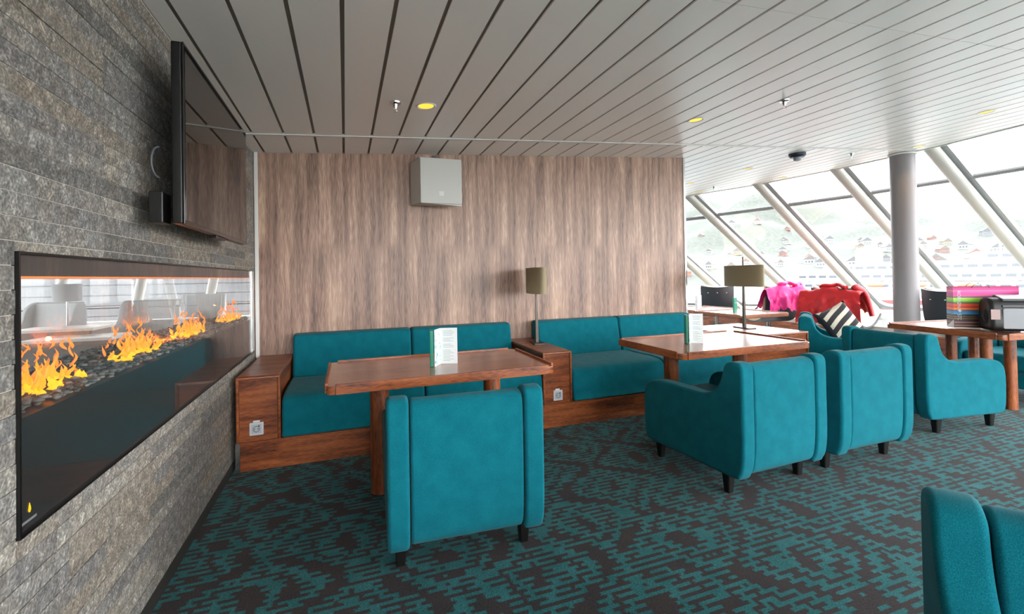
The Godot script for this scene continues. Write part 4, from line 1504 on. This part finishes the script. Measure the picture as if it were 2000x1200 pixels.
# ------------------------------------------------------------------ harbour outside
func hill_y(x: float, z: float, nz: FastNoiseLite) -> float:
	var r := Vector2(x, z).length()
	var ang := rad_to_deg(atan2(x, -z))
	var ridge := 120.0 * exp(-pow((ang - 44.0) / 12.0, 2.0)) + 62.0 * exp(-pow((ang - 70.0) / 22.0, 2.0)) + 80.0 * exp(-pow((ang + 30.0) / 30.0, 2.0)) + 40.0
	return -14.5 + smoothstep(430.0, 1150.0, r) * ridge * (0.85 + 0.3 * nz.get_noise_2d(x, z)) + 10.0 * smoothstep(430.0, 520.0, r)


func _outside() -> void:
	var nz := FastNoiseLite.new()
	nz.seed = 3
	nz.frequency = 0.006
	var sea := struct("ground_water")
	sea.name = "harbour_water"
	sea.remove_meta("kind")
	sea.set_meta("kind", "structure")
	var wt := PackedVector3Array()
	quad(wt, Vector3(-1600, -14, -1600), Vector3(1600, -14, -1600), Vector3(1600, -14, 1600), Vector3(-1600, -14, 1600))
	put(sea, "water_surface", mesh_of(wt, 0, false), mat(Color(0.30, 0.36, 0.36), 0.25))
	# wooded hillside as a fan of terrain
	var hill := thing("hillside", "wooded hillside with houses across the harbour", "hill")
	hill.set_meta("kind", "structure")
	var t := PackedVector3Array()
	var na := 110
	var nr := 26
	var p := []
	for j in nr + 1:
		var row := []
		for i in na + 1:
			var a := deg_to_rad(-60.0 + 170.0 * i / na)
			var r := 420.0 + 900.0 * j / nr
			var x := sin(a) * r
			var z := -cos(a) * r
			row.append(Vector3(x, hill_y(x, z, nz) + (3.0 * nz.get_noise_2d(x * 9.0, z * 9.0) if j > 4 else 0.0), z))
		p.append(row)
	for j in nr:
		for i in na:
			quad(t, p[j][i], p[j][i + 1], p[j + 1][i + 1], p[j + 1][i])
	var hm := tri(mat(Color.WHITE, 0.95), 0.012)
	var forest := noise_image(256, 256, 0.06, 77, 5)
	var fim := Image.create(256, 256, true, Image.FORMAT_RGB8)
	for y in 256:
		for x in 256:
			fim.set_pixel(x, y, Color(0.11, 0.135, 0.115).lerp(Color(0.235, 0.25, 0.225), forest.get_pixel(x, y).r))
	hm.albedo_texture = tex(fim)
	var mesh := mesh_of(t, 60, false)
	put(hill, "slope", mesh, hm)
	# town
	var walls := [mat(Color(0.42, 0.42, 0.41), 0.8), mat(Color(0.36, 0.24, 0.20), 0.8), mat(Color(0.38, 0.35, 0.29), 0.8), mat(Color(0.31, 0.32, 0.33), 0.8)]
	var roofs := [mat(Color(0.28, 0.26, 0.25), 0.8), mat(Color(0.33, 0.25, 0.23), 0.8), mat(Color(0.26, 0.265, 0.27), 0.8)]
	var gable := prism(PackedVector2Array([Vector2(-0.56, 0.0), Vector2(0.56, 0.0), Vector2(0.0, 0.45)]), -0.54, 0.54)
	for i in gable.size():
		gable[i] = Vector3(gable[i].x, gable[i].z + 0.62, gable[i].y)
	var roof_mesh := mesh_of(gable, 0)
	var body_mesh := mesh_of(box(1.0, 0.64, 1.0), 0)
	var win_mesh := mesh_of(box(0.16, 0.2, 0.02), 0)
	var dark := mat(Color(0.2, 0.22, 0.25), 0.2)
	var g := RandomNumberGenerator.new()
	g.seed = 19
	var taken := []
	for i in 150:
		var a := deg_to_rad(g.randf_range(39.0, 72.0))
		var r := 490.0 + 300.0 * pow(g.randf(), 1.4)
		var x := sin(a) * r
		var z := -cos(a) * r
		var clash := false
		for o in taken:
			if Vector2(x, z).distance_to(o) < 24.0:
				clash = true
		if clash:
			continue
		taken.append(Vector2(x, z))
		var k := g.randi_range(0, 9)
		var w := 0 if k < 6 else (k - 6 if k > 6 else 1)
		var h := thing("house", ["pale house with a pitched roof on the far shore", "red-brown house with a pitched roof on the far shore", "yellowish house with a pitched roof on the far shore", "grey house with a pitched roof on the far shore"][w], "house", Vector3(x, hill_y(x, z, nz) - 1.0, z), g.randf_range(-40, 40) - 50.0, "houses on the far shore")
		var s := g.randf_range(6.0, 10.0)
		var ws: Material = walls[w]
		put(h, "walls", body_mesh, ws, Transform3D(Basis.from_scale(Vector3(s, s * 1.0, s * 0.8)), Vector3.ZERO))
		put(h, "roof", roof_mesh, roofs[g.randi_range(0, 2)], Transform3D(Basis.from_scale(Vector3(s, s, s * 0.8)), Vector3.ZERO))
		for q in 3:
			put(h, "window", win_mesh, dark, Transform3D(Basis.from_scale(Vector3(s, s, s)), Vector3((q - 1) * s * 0.28, s * 0.25, s * 0.405)))
	# quay in front of the town
	var q := thing("quay", "pale concrete quay along the far shore", "quay", Vector3(300, -14, -310), -44.0)
	part(q, "deck", box(520, 2.4, 40), mat(Color(0.62, 0.61, 0.59), 0.9), 0)
	# passenger ship moored across the basin
	var f := thing("passenger_ship", "white passenger ship with red hull moored across the harbour", "ship", Vector3(172, -14, -86), -62.0)
	var hullp := PackedVector2Array([Vector2(-46, -7), Vector2(34, -7), Vector2(48, -3), Vector2(54, 0), Vector2(48, 3), Vector2(34, 7), Vector2(-46, 7)])
	part(f, "hull", prism(hullp, 0.0, 5.4), mat(Color(0.62, 0.10, 0.09), 0.5), 0, "red hull")
	part(f, "hull_band", at_pos(prism(hullp, 5.4, 8.4), 0, 0, 0), M.white, 0)
	var decks := [[-44.0, 36.0, 8.4, 6.6], [-40.0, 30.0, 11.4, 6.2], [-30.0, 24.0, 14.2, 5.6], [6.0, 20.0, 17.0, 5.0]]
	for d in decks:
		part(f, "deck_house", box_between(Vector3(d[0], d[2], -d[3]), Vector3(d[1], d[2] + 2.7, d[3]), 0.8), M.white, 30)
		var x: float = d[0] + 3.0
		while x < d[1] - 3.0:
			part(f, "window", box_between(Vector3(x, d[2] + 1.0, d[3] - 0.05), Vector3(x + 2.1, d[2] + 1.9, d[3] + 0.06)), dark, 0)
			x += 2.9
	part(f, "funnel", at_pos(box(7, 5.5, 5, 1.0), -18, 16.8, 0), M.white, 30)
	part(f, "mast", at_pos(cyl(0.25, 0, 7, 8), 12, 19.7, 0), M.white, 30)
	for k in 4:
		part(f, "lifeboat", at_pos(moved(lathe([Vector2(0, -2.4), Vector2(0.7, -1.6), Vector2(0.8, 0), Vector2(0.7, 1.6), Vector2(0, 2.4)], 10), Transform3D(Basis(Vector3.BACK, PI / 2), Vector3.ZERO)), -26 + k * 10, 10.2, 7.4), mat(Color(0.62, 0.36, 0.24), 0.5), 50)
	# harbour shed seen through the fireplace and the bow windows
	var sh := thing("harbour_shed", "long boarded harbour shed beyond the bow windows", "building", Vector3(-12, -14, -62))
	var shed_wall := mat(Color(0.25, 0.265, 0.275), 0.8)
	part(sh, "body", box(60, 18.5, 14), shed_wall, 0)
	for k in 9:
		part(sh, "board", box_between(Vector3(-30, 9.0 + k, 7.0), Vector3(30, 9.9 + k, 7.12)), shed_wall, 0)
